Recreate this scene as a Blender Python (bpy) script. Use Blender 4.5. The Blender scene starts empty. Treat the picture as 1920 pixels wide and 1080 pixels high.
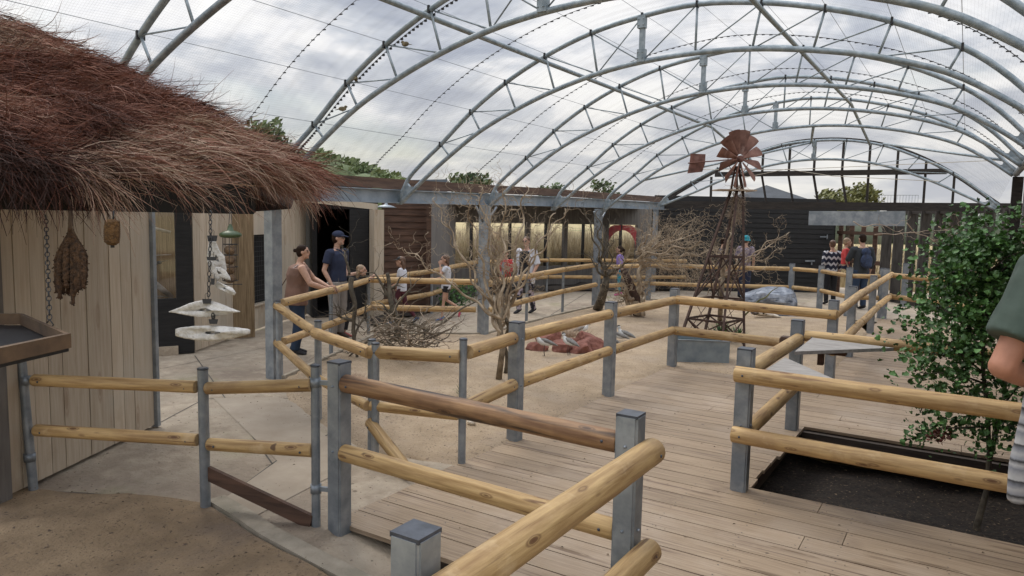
import bpy, bmesh, math, random
import numpy as np
from mathutils import Vector, Matrix, Quaternion, noise
random.seed(7); rng = np.random.default_rng(7)
S = bpy.context.scene
COL = S.collection
R = math.radians
PI = math.pi
# ---------------------------------------------------------------- camera
H = 2.1; F = 1350.0
YAW, PITCH, ROLL = R(-32.1), R(-5.6), R(1.22)
_f = Vector((math.sin(YAW)*math.cos(PITCH), math.cos(YAW)*math.cos(PITCH), math.sin(PITCH)))
_r = Vector((math.cos(YAW), -math.sin(YAW), 0)); _u = _r.cross(_f)
CR = math.cos(ROLL)*_r + math.sin(ROLL)*_u
CU = math.cos(ROLL)*_u - math.sin(ROLL)*_r
CF = _f
cam = bpy.data.cameras.new('camera'); co = bpy.data.objects.new('camera', cam); COL.objects.link(co)
cam.sensor_width = 36; cam.lens = 36*F/1920; cam.clip_start = .05; cam.clip_end = 2000
co.matrix_world = Matrix(((CR.x, CU.x, -CF.x, 0), (CR.y, CU.y, -CF.y, 0), (CR.z, CU.z, -CF.z, H), (0, 0, 0, 1)))
S.camera = co
# ---------------------------------------------------------------- world, sun, exposure
SUN_EL, SUN_AZ = R(52), R(-70)      # azimuth from +Y, clockwise
W = bpy.data.worlds.new('World'); S.world = W; W.use_nodes = True
nt = W.node_tree; nt.nodes.clear()
def N(t, typ, **kw):
    n = t.nodes.new(typ)
    for k, v in kw.items(): setattr(n, k, v)
    return n
def ramp(t, stops, fac=None, interp='LINEAR'):
    n = t.nodes.new('ShaderNodeValToRGB'); n.color_ramp.interpolation = interp
    e = n.color_ramp.elements
    while len(e) > 1: e.remove(e[-1])
    for i, (p, c) in enumerate(stops):
        q = e[0] if i == 0 else e.new(p)
        q.position = p; q.color = (*c, 1) if len(c) == 3 else c
    if fac is not None: t.links.new(fac, n.inputs[0])
    return n
L = nt.links.new
out = N(nt, 'ShaderNodeOutputWorld'); bg = N(nt, 'ShaderNodeBackground')
sky = N(nt, 'ShaderNodeTexSky', sky_type='NISHITA', sun_disc=False)
sky.sun_elevation = SUN_EL; sky.sun_rotation = SUN_AZ; sky.air_density = 1.4; sky.dust_density = 1.0
scl = N(nt, 'ShaderNodeVectorMath', operation='SCALE'); scl.inputs['Scale'].default_value = .1
L(sky.outputs[0], scl.inputs[0])
tc = N(nt, 'ShaderNodeTexCoord'); sep = N(nt, 'ShaderNodeSeparateXYZ'); L(tc.outputs['Generated'], sep.inputs[0])
addz = N(nt, 'ShaderNodeMath', operation='ADD'); L(sep.outputs['Z'], addz.inputs[0]); addz.inputs[1].default_value = .22
mxz = N(nt, 'ShaderNodeMath', operation='MAXIMUM'); L(addz.outputs[0], mxz.inputs[0]); mxz.inputs[1].default_value = .08
dx = N(nt, 'ShaderNodeMath', operation='DIVIDE'); L(sep.outputs['X'], dx.inputs[0]); L(mxz.outputs[0], dx.inputs[1])
dy = N(nt, 'ShaderNodeMath', operation='DIVIDE'); L(sep.outputs['Y'], dy.inputs[0]); L(mxz.outputs[0], dy.inputs[1])
cmb = N(nt, 'ShaderNodeCombineXYZ'); L(dx.outputs[0], cmb.inputs[0]); L(dy.outputs[0], cmb.inputs[1])
n1 = N(nt, 'ShaderNodeTexNoise'); n1.inputs['Scale'].default_value = 1.5; n1.inputs['Detail'].default_value = 9; n1.inputs['Roughness'].default_value = .56; n1.inputs['Distortion'].default_value = .35
L(cmb.outputs[0], n1.inputs['Vector'])
n2 = N(nt, 'ShaderNodeTexNoise'); n2.inputs['Scale'].default_value = .8; n2.inputs['Detail'].default_value = 4
mp = N(nt, 'ShaderNodeMapping'); mp.inputs['Location'].default_value = (5.3, 2.1, 0); L(cmb.outputs[0], mp.inputs[0]); L(mp.outputs[0], n2.inputs['Vector'])
cloud = ramp(nt, [(.32, (.38, .42, .51)), (.42, (.50, .54, .63)), (.49, (.70, .735, .80)), (.55, (1.0, 1.0, 1.02)), (.68, (1.2, 1.19, 1.16))], n1.outputs[0])
cover = ramp(nt, [(.26, (0, 0, 0)), (.42, (1, 1, 1))], n2.outputs[0])
mix = N(nt, 'ShaderNodeMixRGB'); L(cover.outputs[0], mix.inputs[0]); L(scl.outputs[0], mix.inputs[1]); L(cloud.outputs[0], mix.inputs[2])
hz = ramp(nt, [(.0, (1, 1, 1)), (.05, (.75, .75, .75)), (.22, (0, 0, 0))], sep.outputs['Z'])
mix2 = N(nt, 'ShaderNodeMixRGB'); L(hz.outputs[0], mix2.inputs[0]); L(mix.outputs[0], mix2.inputs[1])
hcol = ramp(nt, [(.35, (.62, .63, .66)), (.6, (.92, .89, .82))], n1.outputs[0]); L(hcol.outputs[0], mix2.inputs[2])
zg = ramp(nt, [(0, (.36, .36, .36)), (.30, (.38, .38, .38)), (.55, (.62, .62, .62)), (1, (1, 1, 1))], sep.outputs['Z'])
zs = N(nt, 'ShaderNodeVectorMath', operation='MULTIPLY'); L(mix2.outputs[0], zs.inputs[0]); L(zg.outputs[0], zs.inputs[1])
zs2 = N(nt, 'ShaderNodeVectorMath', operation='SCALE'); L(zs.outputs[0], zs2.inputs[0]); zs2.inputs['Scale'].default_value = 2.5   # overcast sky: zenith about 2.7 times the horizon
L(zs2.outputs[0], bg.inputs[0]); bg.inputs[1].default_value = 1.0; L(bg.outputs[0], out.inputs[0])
sl = bpy.data.lights.new('sun', 'SUN'); sl.energy = 1.4; sl.angle = R(25); sl.color = (1, .93, .82)
so = bpy.data.objects.new('sun', sl); COL.objects.link(so)
sd = Vector((math.sin(SUN_AZ)*math.cos(SUN_EL), math.cos(SUN_AZ)*math.cos(SUN_EL), math.sin(SUN_EL)))
so.rotation_euler = sd.to_track_quat('Z', 'Y').to_euler(); so.location = (0, 0, 30)
S.view_settings.view_transform = 'Standard'; S.view_settings.look = 'None'; S.view_settings.gamma = 1
S.view_settings.exposure = 0.05
S.render.engine = 'CYCLES'; S.cycles.max_bounces = 8; S.cycles.transparent_max_bounces = 24
# ---------------------------------------------------------------- pixel (1920x1080 photo) -> world helpers
def ray(px, py): return CF + (px-960)/F*CR + (540-py)/F*CU
def cp(px, py, d): return Vector((0, 0, H)) + ray(px, py)*d
def gz(px, py, z=0):
    d = ray(px, py); t = (z-H)/d.z; return Vector((t*d.x, t*d.y, z))
def gy(px, py, y):
    d = ray(px, py); t = y/d.y; return Vector((t*d.x, y, H+t*d.z))
def gx(px, py, x):
    d = ray(px, py); t = x/d.x; return Vector((x, t*d.y, H+t*d.z))
# ---------------------------------------------------------------- materials
MATS = {}
def mat(name, c1, c2=None, scale=8, rough=.8, metal=0, stretch=(1, 1, 1), bump=0, bscale=None, detail=5, spots=None, tone=0, rnd=0, lo=.35, hi=.65, spec=.5, big=None, knots=None, streak=None):
    if name in MATS: return MATS[name]
    m = bpy.data.materials.new(name); m.use_nodes = True; t = m.node_tree; t.nodes.clear(); K = t.links.new
    o = N(t, 'ShaderNodeOutputMaterial'); b = N(t, 'ShaderNodeBsdfPrincipled'); K(b.outputs[0], o.inputs[0])
    b.inputs['Roughness'].default_value = rough; b.inputs['Metallic'].default_value = metal; b.inputs['Specular IOR Level'].default_value = spec
    c2 = c2 or c1
    co_ = N(t, 'ShaderNodeTexCoord'); vec = co_.outputs['Object']
    if rnd:
        oi = N(t, 'ShaderNodeObjectInfo'); ms = N(t, 'ShaderNodeMath', operation='MULTIPLY'); K(oi.outputs['Random'], ms.inputs[0]); ms.inputs[1].default_value = 37
        va = N(t, 'ShaderNodeVectorMath', operation='ADD'); K(vec, va.inputs[0]); K(ms.outputs[0], va.inputs[1]); vec = va.outputs[0]
    mpn = N(t, 'ShaderNodeMapping'); mpn.inputs['Scale'].default_value = stretch; K(vec, mpn.inputs[0])
    nz = N(t, 'ShaderNodeTexNoise'); nz.inputs['Scale'].default_value = scale; nz.inputs['Detail'].default_value = detail; nz.inputs['Roughness'].default_value = .6; K(mpn.outputs[0], nz.inputs['Vector'])
    col = ramp(t, [(lo, c1), (hi, c2)], nz.outputs[0]).outputs[0]
    def mixc(fac, a, bcol, mode='MIX'):
        q = N(t, 'ShaderNodeMixRGB', blend_type=mode); K(fac, q.inputs[0]) if not isinstance(fac, float) else setattr(q.inputs[0], 'default_value', fac)
        K(a, q.inputs[1])
        if isinstance(bcol, tuple): q.inputs[2].default_value = (*bcol, 1)
        else: K(bcol, q.inputs[2])
        return q.outputs[0]
    if big:      # large stains: (scale, colour, lo, hi)
        for (bs, bc, bl, bh) in big:
            z = N(t, 'ShaderNodeTexNoise'); z.inputs['Scale'].default_value = bs; z.inputs['Detail'].default_value = 6; z.inputs['Roughness'].default_value = .62; K(vec, z.inputs['Vector'])
            col = mixc(ramp(t, [(bl, (0, 0, 0)), (bh, (1, 1, 1))], z.outputs[0]).outputs[0], col, bc)
    if spots:    # (scale, colour, threshold)
        for (ss, sc, st) in spots:
            z = N(t, 'ShaderNodeTexNoise'); z.inputs['Scale'].default_value = ss; z.inputs['Detail'].default_value = 2; K(vec, z.inputs['Vector'])
            col = mixc(ramp(t, [(st, (0, 0, 0)), (st+.05, (1, 1, 1))], z.outputs[0]).outputs[0], col, sc)
    if streak:   # (stretch vec, colour, lo, hi)
        mk = N(t, 'ShaderNodeMapping'); mk.inputs['Scale'].default_value = streak[0]; K(vec, mk.inputs[0])
        z = N(t, 'ShaderNodeTexNoise'); z.inputs['Scale'].default_value = 1; z.inputs['Detail'].default_value = 8; z.inputs['Distortion'].default_value = .6; K(mk.outputs[0], z.inputs['Vector'])
        col = mixc(ramp(t, [(streak[2], (0, 0, 0)), (streak[3], (1, 1, 1))], z.outputs[0]).outputs[0], col, streak[1])
    if knots:    # (scale vec, colour)
        mk = N(t, 'ShaderNodeMapping'); mk.inputs['Scale'].default_value = knots[0]; K(vec, mk.inputs[0])
        vo = N(t, 'ShaderNodeTexVoronoi'); vo.inputs['Scale'].default_value = 1; K(mk.outputs[0], vo.inputs['Vector'])
        col = mixc(ramp(t, [(.0, (1, 1, 1)), (.09, (.9, .9, .9)), (.12, (.2, .2, .2)), (.15, (.7, .7, .7)), (.2, (0, 0, 0))], vo.outputs['Distance']).outputs[0], col, knots[1])
    if tone:
        at = N(t, 'ShaderNodeAttribute', attribute_name='tone'); 
        tr = N(t, 'ShaderNodeMapRange'); K(at.outputs['Fac'], tr.inputs[0]); tr.inputs[3].default_value = 1-tone; tr.inputs[4].default_value = 1+tone
        q = N(t, 'ShaderNodeVectorMath', operation='SCALE'); K(col, q.inputs[0]); K(tr.outputs[0], q.inputs['Scale']); col = q.outputs[0]
    if rnd:
        tr = N(t, 'ShaderNodeMapRange'); K(oi.outputs['Random'], tr.inputs[0]); tr.inputs[3].default_value = 1-rnd; tr.inputs[4].default_value = 1+rnd
        q = N(t, 'ShaderNodeVectorMath', operation='SCALE'); K(col, q.inputs[0]); K(tr.outputs[0], q.inputs['Scale']); col = q.outputs[0]
    K(col, b.inputs['Base Color'])
    if bump:
        z = nz
        if bscale:
            z = N(t, 'ShaderNodeTexNoise'); z.inputs['Scale'].default_value = bscale; z.inputs['Detail'].default_value = 6; K(mpn.outputs[0], z.inputs['Vector'])
        bp = N(t, 'ShaderNodeBump'); bp.inputs['Strength'].default_value = bump; bp.inputs['Distance'].default_value = .02; K(z.outputs[0], bp.inputs['Height']); K(bp.outputs[0], b.inputs['Normal'])
    MATS[name] = m; return m
def plain(name, c, rough=.7, metal=0):
    return mat(name, tuple(x*.85 for x in c), tuple(min(1, x*1.12) for x in c), 9, rough, metal)
m_sand = mat('sand', (.31, .232, .15), (.43, .33, .225), 3.2, .95, bump=.9, bscale=42, detail=10, spots=[(48, (.13, .09, .06), .63), (90, (.56, .49, .40), .69), (16, (.22, .16, .11), .66)], big=[(.5, (.28, .21, .145), .48, .68), (1.7, (.36, .28, .2), .5, .65)])
m_soil = mat('damp_sand', (.185, .128, .075), (.30, .215, .13), 3.0, .95, bump=.7, bscale=38, detail=8, spots=[(26, (.09, .06, .04), .66), (60, (.12, .085, .06), .64)], big=[(1.1, (.17, .125, .09), .5, .68)])
m_conc = mat('concrete', (.29, .235, .175), (.45, .375, .285), 5, .85, bump=.8, bscale=30, detail=10, big=[(.55, (.215, .17, .13), .48, .64), (.8, (.26, .24, .14), .56, .72), (2.2, (.40, .34, .26), .5, .7)], spots=[(14, (.18, .14, .10), .70), (40, (.24, .19, .15), .66)])
m_conc2 = mat('smooth_concrete', (.33, .27, .205), (.41, .345, .27), 2.5, .85, bump=.15, bscale=60, detail=8, big=[(.6, (.27, .23, .18), .52, .75)])
m_kerb = mat('kerb_concrete', (.27, .235, .18), (.38, .33, .26), 6, .9, bump=.3, bscale=50, big=[(2, (.22, .20, .15), .55, .75)])
m_deck = mat('deck_boards', (.235, .168, .108), (.355, .268, .182), 5, .7, stretch=(.45, 12, 12), bump=.3, detail=9, tone=.10, big=[(.8, (.38, .305, .235), .48, .75), (2.4, (.20, .14, .095), .58, .78)], spots=[(9, (.06, .042, .03), .74)], streak=((.7, 26, 26), (.15, .10, .068), .56, .70), knots=((1.1, 8, 8), (.15, .10, .06)))
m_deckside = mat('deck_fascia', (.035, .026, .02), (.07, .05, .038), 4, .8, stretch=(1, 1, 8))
m_rail = mat('round_pine', (.29, .17, .065), (.54, .365, .165), 3.0, .58, stretch=(.8, 11, 11), bump=.35, detail=9, rnd=.14, big=[(1.6, (.30, .18, .08), .52, .72), (3.5, (.60, .44, .25), .58, .75)], knots=((3.4, 11, 11), (.13, .06, .025)), streak=((1.6, 34, 34), (.17, .09, .04), .60, .70), lo=.32, hi=.62, spots=[(9, (.14, .08, .04), .72)])
m_railr = mat('stained_round_pine', (.15, .07, .032), (.42, .25, .12), 3.0, .58, stretch=(.7, 9, 9), bump=.35, detail=9, rnd=.05, big=[(1.0, (.13, .06, .03), .5, .7)], knots=((3.4, 11, 11), (.07, .035, .02)), streak=((1.1, 16, 16), (.035, .022, .018), .52, .68), lo=.3, hi=.7)
m_end = mat('rail_end_grain', (.36, .23, .11), (.55, .39, .21), 20, .8)
m_galv = mat('galvanised_steel', (.20, .23, .26), (.34, .37, .40), 7, .48, .55, bump=.04, detail=7, rnd=.08, big=[(3, (.42, .45, .48), .58, .75), (1.4, (.16, .20, .26), .6, .8)])
m_arch = mat('arch_steel', (.20, .245, .275), (.36, .41, .44), 14, .5, .35, detail=7, big=[(5, (.24, .26, .24), .55, .75)])
m_cap = mat('post_cap', (.03, .035, .045), (.07, .08, .10), 20, .35)
m_blackwood = mat('black_timber', (.018, .015, .013), (.04, .033, .028), 5, .8, stretch=(1, 1, 7), bump=.2)
m_brownwood = mat('brown_timber', (.055, .03, .02), (.12, .065, .042), 4, .8, stretch=(.6, .6, 6), bump=.2)
m_fascia = mat('fascia_timber', (.07, .04, .028), (.15, .09, .06), 3, .8, stretch=(.6, .6, 6), bump=.2)
m_ply = mat('larch_boards', (.44, .355, .26), (.54, .46, .355), 5, .8, stretch=(7, 7, .45), bump=.1, detail=9, tone=.12, knots=((5, 5, 1.3), (.36, .27, .19)), big=[(.8, (.48, .43, .35), .5, .7), (3, (.40, .32, .23), .62, .8)])
m_greywall = mat('grey_boards', (.12, .11, .10), (.19, .175, .16), 4, .85, stretch=(4, 4, .5), bump=.1)
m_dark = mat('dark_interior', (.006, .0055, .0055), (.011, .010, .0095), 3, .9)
m_doorblack = mat('black_boards', (.006, .006, .0065), (.015, .0145, .015), 4, .75, stretch=(1, 1, 9), bump=.2)
m_steelbeam = mat('beam_steel', (.26, .31, .36), (.38, .43, .48), 5, .5, .4, big=[(1.5, (.20, .25, .30), .55, .75)])
m_rust = mat('rusty_iron', (.10, .045, .035), (.22, .10, .075), 9, .75, .3, big=[(4, (.34, .20, .17), .5, .75)])
m_rustdark = mat('dark_rusty_iron', (.035, .02, .015), (.085, .045, .032), 10, .8, .2)
m_bark = mat('twisted_willow', (.20, .145, .09), (.52, .425, .31), 7, .85, stretch=(1, 1, 1), bump=.4, big=[(2.2, (.20, .14, .09), .5, .75)])
m_barkmid = mat('brown_bark', (.13, .10, .065), (.28, .225, .16), 10, .9, bump=.5)
m_barkdark = mat('dark_bark', (.055, .045, .032), (.15, .125, .09), 10, .9, bump=.5)
m_twig = mat('pale_twigs', (.30, .22, .16), (.50, .41, .31), 12, .85)
m_twigred = mat('red_twigs', (.20, .11, .08), (.36, .24, .18), 12, .85)
m_leaf = mat('shrub_leaf', (.03, .085, .02), (.10, .22, .055), 6, .5, tone=.5)
m_leaf2 = mat('tree_leaf', (.05, .085, .03), (.11, .15, .055), 1.2, .6, tone=.4)
m_leafy = mat('yellow_leaf', (.12, .13, .04), (.22, .21, .07), 1.2, .6, tone=.35)
m_field = mat('field', (.38, .29, .14), (.52, .42, .23), .5, .95, detail=8, big=[(.06, (.22, .24, .10), .5, .7)])
m_grass = mat('dry_grass', (.37, .30, .185), (.52, .43, .28), 3, .9, tone=.14)
m_mulch = mat('mulch', (.008, .006, .0045), (.04, .028, .02), 26, .95, bump=1.0, bscale=40, spots=[(34, (.13, .09, .06), .66)])
m_redrock = mat('red_sandstone', (.15, .055, .04), (.29, .125, .095), 9, .9, bump=.5, bscale=12)
m_greyrock = mat('grey_boulder', (.13, .15, .19), (.36, .39, .44), 5, .85, bump=1.0, bscale=9, streak=((3, 3, 14), (.06, .075, .10), .58, .66))
m_bone = mat('bone', (.50, .43, .33), (.72, .66, .56), 14, .7, bump=.2, spots=[(12, (.25, .17, .10), .68)])
m_cuttle = mat('cuttlebone', (.42, .40, .37), (.60, .58, .55), 30, .9, bump=.6, bscale=70, spots=[(9, (.42, .38, .34), .70)])  # base colour darkened to carry the shade under the thatched canopy
m_black = plain('black_metal', (.015, .015, .017), .5)
m_millet = mat('millet', (.03, .015, .007), (.105, .052, .022), 60, .9, bump=1, bscale=120)
m_corn = mat('corn', (.07, .035, .012), (.19, .10, .035), 70, .8, bump=.8, bscale=90)
m_fat = mat('fat_ball', (.12, .075, .045), (.24, .16, .10), 60, .9, bump=.8, bscale=80)
m_green = plain('green_plastic', (.045, .075, .03), .4)
m_traywood = mat('tray_wood', (.055, .032, .018), (.14, .085, .045), 6, .7, stretch=(1, 1, 1))
m_desk = mat('grey_lectern_board', (.23, .215, .20), (.36, .335, .31), 5, .8, stretch=(1, 6, 6), bump=.1)
m_roofgrey = mat('grey_roof', (.10, .12, .14), (.16, .18, .20), 2, .8)
m_water = plain('pen_water', (.05, .07, .06), .15)
def skin(n, c): return mat('skin_'+n, tuple(x*.9 for x in c), tuple(min(1, x*1.08) for x in c), 18, .55, spec=.35)
# ---------------------------------------------------------------- mesh helpers
class MB:
    def __init__(s): s.v = []; s.f = []; s.m = []; s.t = []; s.mi = 0; s.tone = .5; s.smooth = []
    def add(s, vs, fs, smooth=False):
        b = len(s.v); s.v += [tuple(v) for v in vs]
        for f in fs: s.f.append(tuple(b+i for i in f)); s.m.append(s.mi); s.t.append(s.tone); s.smooth.append(smooth)
    def box(s, c, d, rz=0, M=None):
        hx, hy, hz_ = d[0]/2, d[1]/2, d[2]/2
        vs = [Vector((x, y, z)) for z in (-hz_, hz_) for y in (-hy, hy) for x in (-hx, hx)]
        m = M if M is not None else Matrix.Rotation(rz, 3, 'Z')
        vs = [m @ v + Vector(c) for v in vs]
        s.add(vs, [(0, 2, 3, 1), (4, 5, 7, 6), (0, 1, 5, 4), (2, 6, 7, 3), (0, 4, 6, 2), (1, 3, 7, 5)])
    def bar(s, p0, p1, w, h=None, up=(0, 0, 1)):
        p0, p1 = Vector(p0), Vector(p1); h = w if h is None else h
        d = (p1-p0); l = d.length; d.normalize(); a = Vector(up)
        if abs(d.dot(a)) > .98: a = Vector((1, 0, 0))
        x = d.cross(a).normalized(); z = x.cross(d)
        M = Matrix((x, d, z)).transposed()
        s.box((p0+p1)/2, (w, l, h), M=M)
    def wall(s, p0, p1, z0, z1, th):
        p0, p1 = Vector((p0[0], p0[1], 0)), Vector((p1[0], p1[1], 0)); d = p1-p0
        s.box(((p0+p1)/2+Vector((0, 0, (z0+z1)/2))), (d.length, th, z1-z0), rz=math.atan2(d.y, d.x))
    def tube(s, pts, rad, n=8, caps=True, ell=None, side=None, round_=False, smooth=True):
        pts = [Vector(p) for p in pts]; k = len(pts)
        if not hasattr(rad, '__len__'): rad = [rad]*k
        rad = list(rad)
        if round_:
            r0 = rad[0] if not hasattr(rad[0], '__len__') else rad[0]
            def sc(r, q): return tuple(x*q for x in r) if hasattr(r, '__len__') else r*q
            def mx(r): return min(r) if hasattr(r, '__len__') else r
            d0 = (pts[0]-pts[1]).normalized(); d1 = (pts[-1]-pts[-2]).normalized()
            pre = [(pts[0]+d0*mx(rad[0])*q, sc(rad[0], w)) for q, w in ((.97, .25), (.75, .66), (.4, .92))]
            post = [(pts[-1]+d1*mx(rad[-1])*q, sc(rad[-1], w)) for q, w in ((.4, .92), (.75, .66), (.97, .25))]
            pts = [p for p, _ in pre]+pts+[p for p, _ in post]; rad = [r for _, r in pre]+rad+[r for _, r in post]; k = len(pts)
        b = len(s.v); prev = None
        for i, p in enumerate(pts):
            d = (pts[min(i+1, k-1)]-pts[max(i-1, 0)])
            d = d.normalized() if d.length > 1e-9 else Vector((0, 0, 1))
            if side is not None: x = Vector(side); x = (x-d*x.dot(d)); x = x.normalized()
            elif prev is None:
                a = Vector((0, 0, 1)) if abs(d.z) < .9 else Vector((1, 0, 0)); x = d.cross(a).normalized()
            else: x = (prev-d*prev.dot(d)); x = x.normalized() if x.length > 1e-6 else d.orthogonal().normalized()
            prev = x; y = d.cross(x); r = rad[i]; rx, ry = r if hasattr(r, '__len__') else (r, r)
            for j in range(n):
                a = 2*PI*j/n; q = p+x*(rx*math.cos(a))+y*(ry*math.sin(a)); s.v.append((q.x, q.y, q.z))
        for i in range(k-1):
            for j in range(n):
                s.f.append((b+i*n+j, b+i*n+(j+1) % n, b+(i+1)*n+(j+1) % n, b+(i+1)*n+j)); s.m.append(s.mi); s.t.append(s.tone); s.smooth.append(smooth)
        if caps:
            for q in (tuple(b+j for j in range(n-1, -1, -1)), tuple(b+(k-1)*n+j for j in range(n))): s.f.append(q); s.m.append(s.mi); s.t.append(s.tone); s.smooth.append(False)
    def ell(s, c, r, M=None, nu=14, nv=9):
        c = Vector(c); vs = []; fs = []
        for i in range(1, nv):
            th = PI*i/nv
            for j in range(nu):
                a = 2*PI*j/nu; v = Vector((r[0]*math.sin(th)*math.cos(a), r[1]*math.sin(th)*math.sin(a), r[2]*math.cos(th)))
                vs.append((M @ v if M is not None else v)+c)
        t = Vector((0, 0, r[2])); bt = Vector((0, 0, -r[2]))
        if M is not None: t, bt = M @ t, M @ bt
        vs += [c+t, c+bt]; T = len(vs)-2
        for j in range(nu):
            fs.append((T, j, (j+1) % nu)); fs.append((T+1, (nv-2)*nu+(j+1) % nu, (nv-2)*nu+j))
            for i in range(nv-2): fs.append((i*nu+j, (i+1)*nu+j, (i+1)*nu+(j+1) % nu, i*nu+(j+1) % nu))
        s.add(vs, fs, True)
    def prism(s, poly, z0, z1):
        n = len(poly); vs = [(p[0], p[1], z0) for p in poly]+[(p[0], p[1], z1) for p in poly]
        s.add(vs, [tuple(range(n-1, -1, -1)), tuple(range(n, 2*n))]+[(i, (i+1) % n, n+(i+1) % n, n+i) for i in range(n)])
    def lathe(s, c, prof, n=16, M=None):
        c = Vector(c); b = len(s.v)
        for r, z in prof:
            for j in range(n):
                a = 2*PI*j/n; v = Vector((r*math.cos(a), r*math.sin(a), z)); v = M @ v if M is not None else v
                s.v.append(tuple(v+c))
        for i in range(len(prof)-1):
            for j in range(n): s.f.append((b+i*n+j, b+i*n+(j+1) % n, b+(i+1)*n+(j+1) % n, b+(i+1)*n+j)); s.m.append(s.mi); s.t.append(s.tone); s.smooth.append(True)
    def build(s, name, mats, parent=None, origin=None, **kw):
        me = bpy.data.meshes.new(name); org = Vector(origin) if origin is not None else Vector((0, 0, 0))
        me.from_pydata([tuple(Vector(v)-org) for v in s.v], [], s.f)
        ms = mats if isinstance(mats, (list, tuple)) else [mats]
        for m in ms: me.materials.append(m)
        me.polygons.foreach_set('material_index', s.m); me.polygons.foreach_set('use_smooth', s.smooth)
        at = me.attributes.new('tone', 'FLOAT', 'FACE'); at.data.foreach_set('value', s.t)
        me.update(); o = bpy.data.objects.new(name, me); COL.objects.link(o)
        o.location = org
        if parent is not None:
            o.parent = parent; o.matrix_parent_inverse = parent_inv(parent)
        for k, v in kw.items(): o[k] = v
        return o
def parent_inv(p):
    return p['_mw'] if False else MWI.get(p.name, Matrix.Identity(4))
MWI = {}
def thing(name, loc, label, category, group=None):
    o = bpy.data.objects.new(name, None); COL.objects.link(o); o.location = loc; o.empty_display_size = .1
    MWI[o.name] = Matrix.Translation(-Vector(loc))
    o['label'] = label; o['category'] = category
    if group: o['group'] = group
    return o
def pin(o):           # remember a parent mesh's inverse matrix so sub-parts keep their world place
    MWI[o.name] = world_inv(o); return o
def world_inv(o):
    m = Matrix.LocRotScale(o.location, o.rotation_euler.to_quaternion() if o.rotation_mode != 'QUATERNION' else o.rotation_quaternion, o.scale)
    if o.parent is not None: m = MWI[o.parent.name].inverted() @ MWI[o.parent.name] @ m if False else m
    return m.inverted()
def tag(o, label, category, group=None):
    o['label'] = label; o['category'] = category
    if group: o['group'] = group
    return o
def struct(o): o['kind'] = 'structure'; return o
def rn(a, b): return random.uniform(a, b)
def V3(*a): return Vector(a)
# ================================================================= GROUND
b = MB(); b.add([(-600, -400, -.43), (600, -400, -.43), (600, 900, -.43), (-600, 900, -.43)], [(0, 1, 2, 3)])
struct(b.build('ground', m_field))
def sheet(name, polys, z, m, th=0):
    bm = bmesh.new()
    for p in polys:
        bm.faces.new([bm.verts.new((x, y, z)) for x, y in p])
    bmesh.ops.triangulate(bm, faces=bm.faces[:])
    me = bpy.data.meshes.new(name); bm.to_mesh(me); bm.free(); me.materials.append(m)
    o = bpy.data.objects.new(name, me); COL.objects.link(o); return struct(o)
sheet('concrete_path', [[(-14.5, -1), (-3.5, -1), (-3.5, 24.5), (-14.5, 24.5)]], -.014, m_conc)
sheet('far_path', [[(-3.5, 17.6), (-1.5, 17.6), (3.2, 17.6), (3.2, 26.4), (-3.5, 26.4)]], -.018, m_conc2)
b = MB(); b.prism([(-14.5, 24.5), (-14.5, -1), (-3.5, -1), (-3.5, 3.45), (-1.5, 3.45), (-1.5, -1), (3, -1), (3, -.99), (-1.4, -.99), (-1.4, 3.46)], -.6, -.4)
# paving slabs joints: a smoother lighter strip along the pens and thin joints
jb = MB(); kpts_ = [(-5.73, 2.56), (-5.4, 2.73), (-5.1, 2.87), (-4.8, 2.98), (-4.5, 3.09)]
def joint(p0, p1, w=.014): 
    p0, p1 = V3(*p0, -.0115), V3(*p1, -.0115); d = (p1-p0).normalized(); n = V3(-d.y, d.x, 0)*w/2
    jb.add([p0-n, p1-n, p1+n, p0+n], [(0, 1, 2, 3)])
joint(gz(365, 665)[:2], gz(520, 880)[:2]); joint(gz(300, 790)[:2], gz(385, 745)[:2]); joint(gz(385, 745)[:2], gz(560, 745)[:2])
joint(gz(560, 745)[:2], gz(600, 800)[:2]); joint(gz(398, 950)[:2], gz(520, 860)[:2]); joint(gz(520, 860)[:2], gz(640, 800)[:2]); joint(gz(300, 690)[:2], gz(500, 650)[:2], .01)
joint(gz(760, 615)[:2], gz(960, 570)[:2], .02); joint(gz(1000, 610)[:2], gz(1100, 548)[:2], .02)
for a_, c_ in zip(kpts_[:-1], kpts_[1:]): joint(a_, c_, .012)
struct(jb.build('path_joints', plain('joint_dark', (.07, .06, .05))))
sheet('path_slab', [[tuple(gz(400, 745)[:2]), tuple(gz(523, 742)[:2]), tuple(gz(560, 757)[:2]), tuple(gz(596, 800)[:2]), tuple(gz(660, 870)[:2]), tuple(gz(440, 985)[:2]), tuple(gz(395, 950)[:2]), tuple(gz(520, 862)[:2])]], -.0095, m_conc2)
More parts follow.
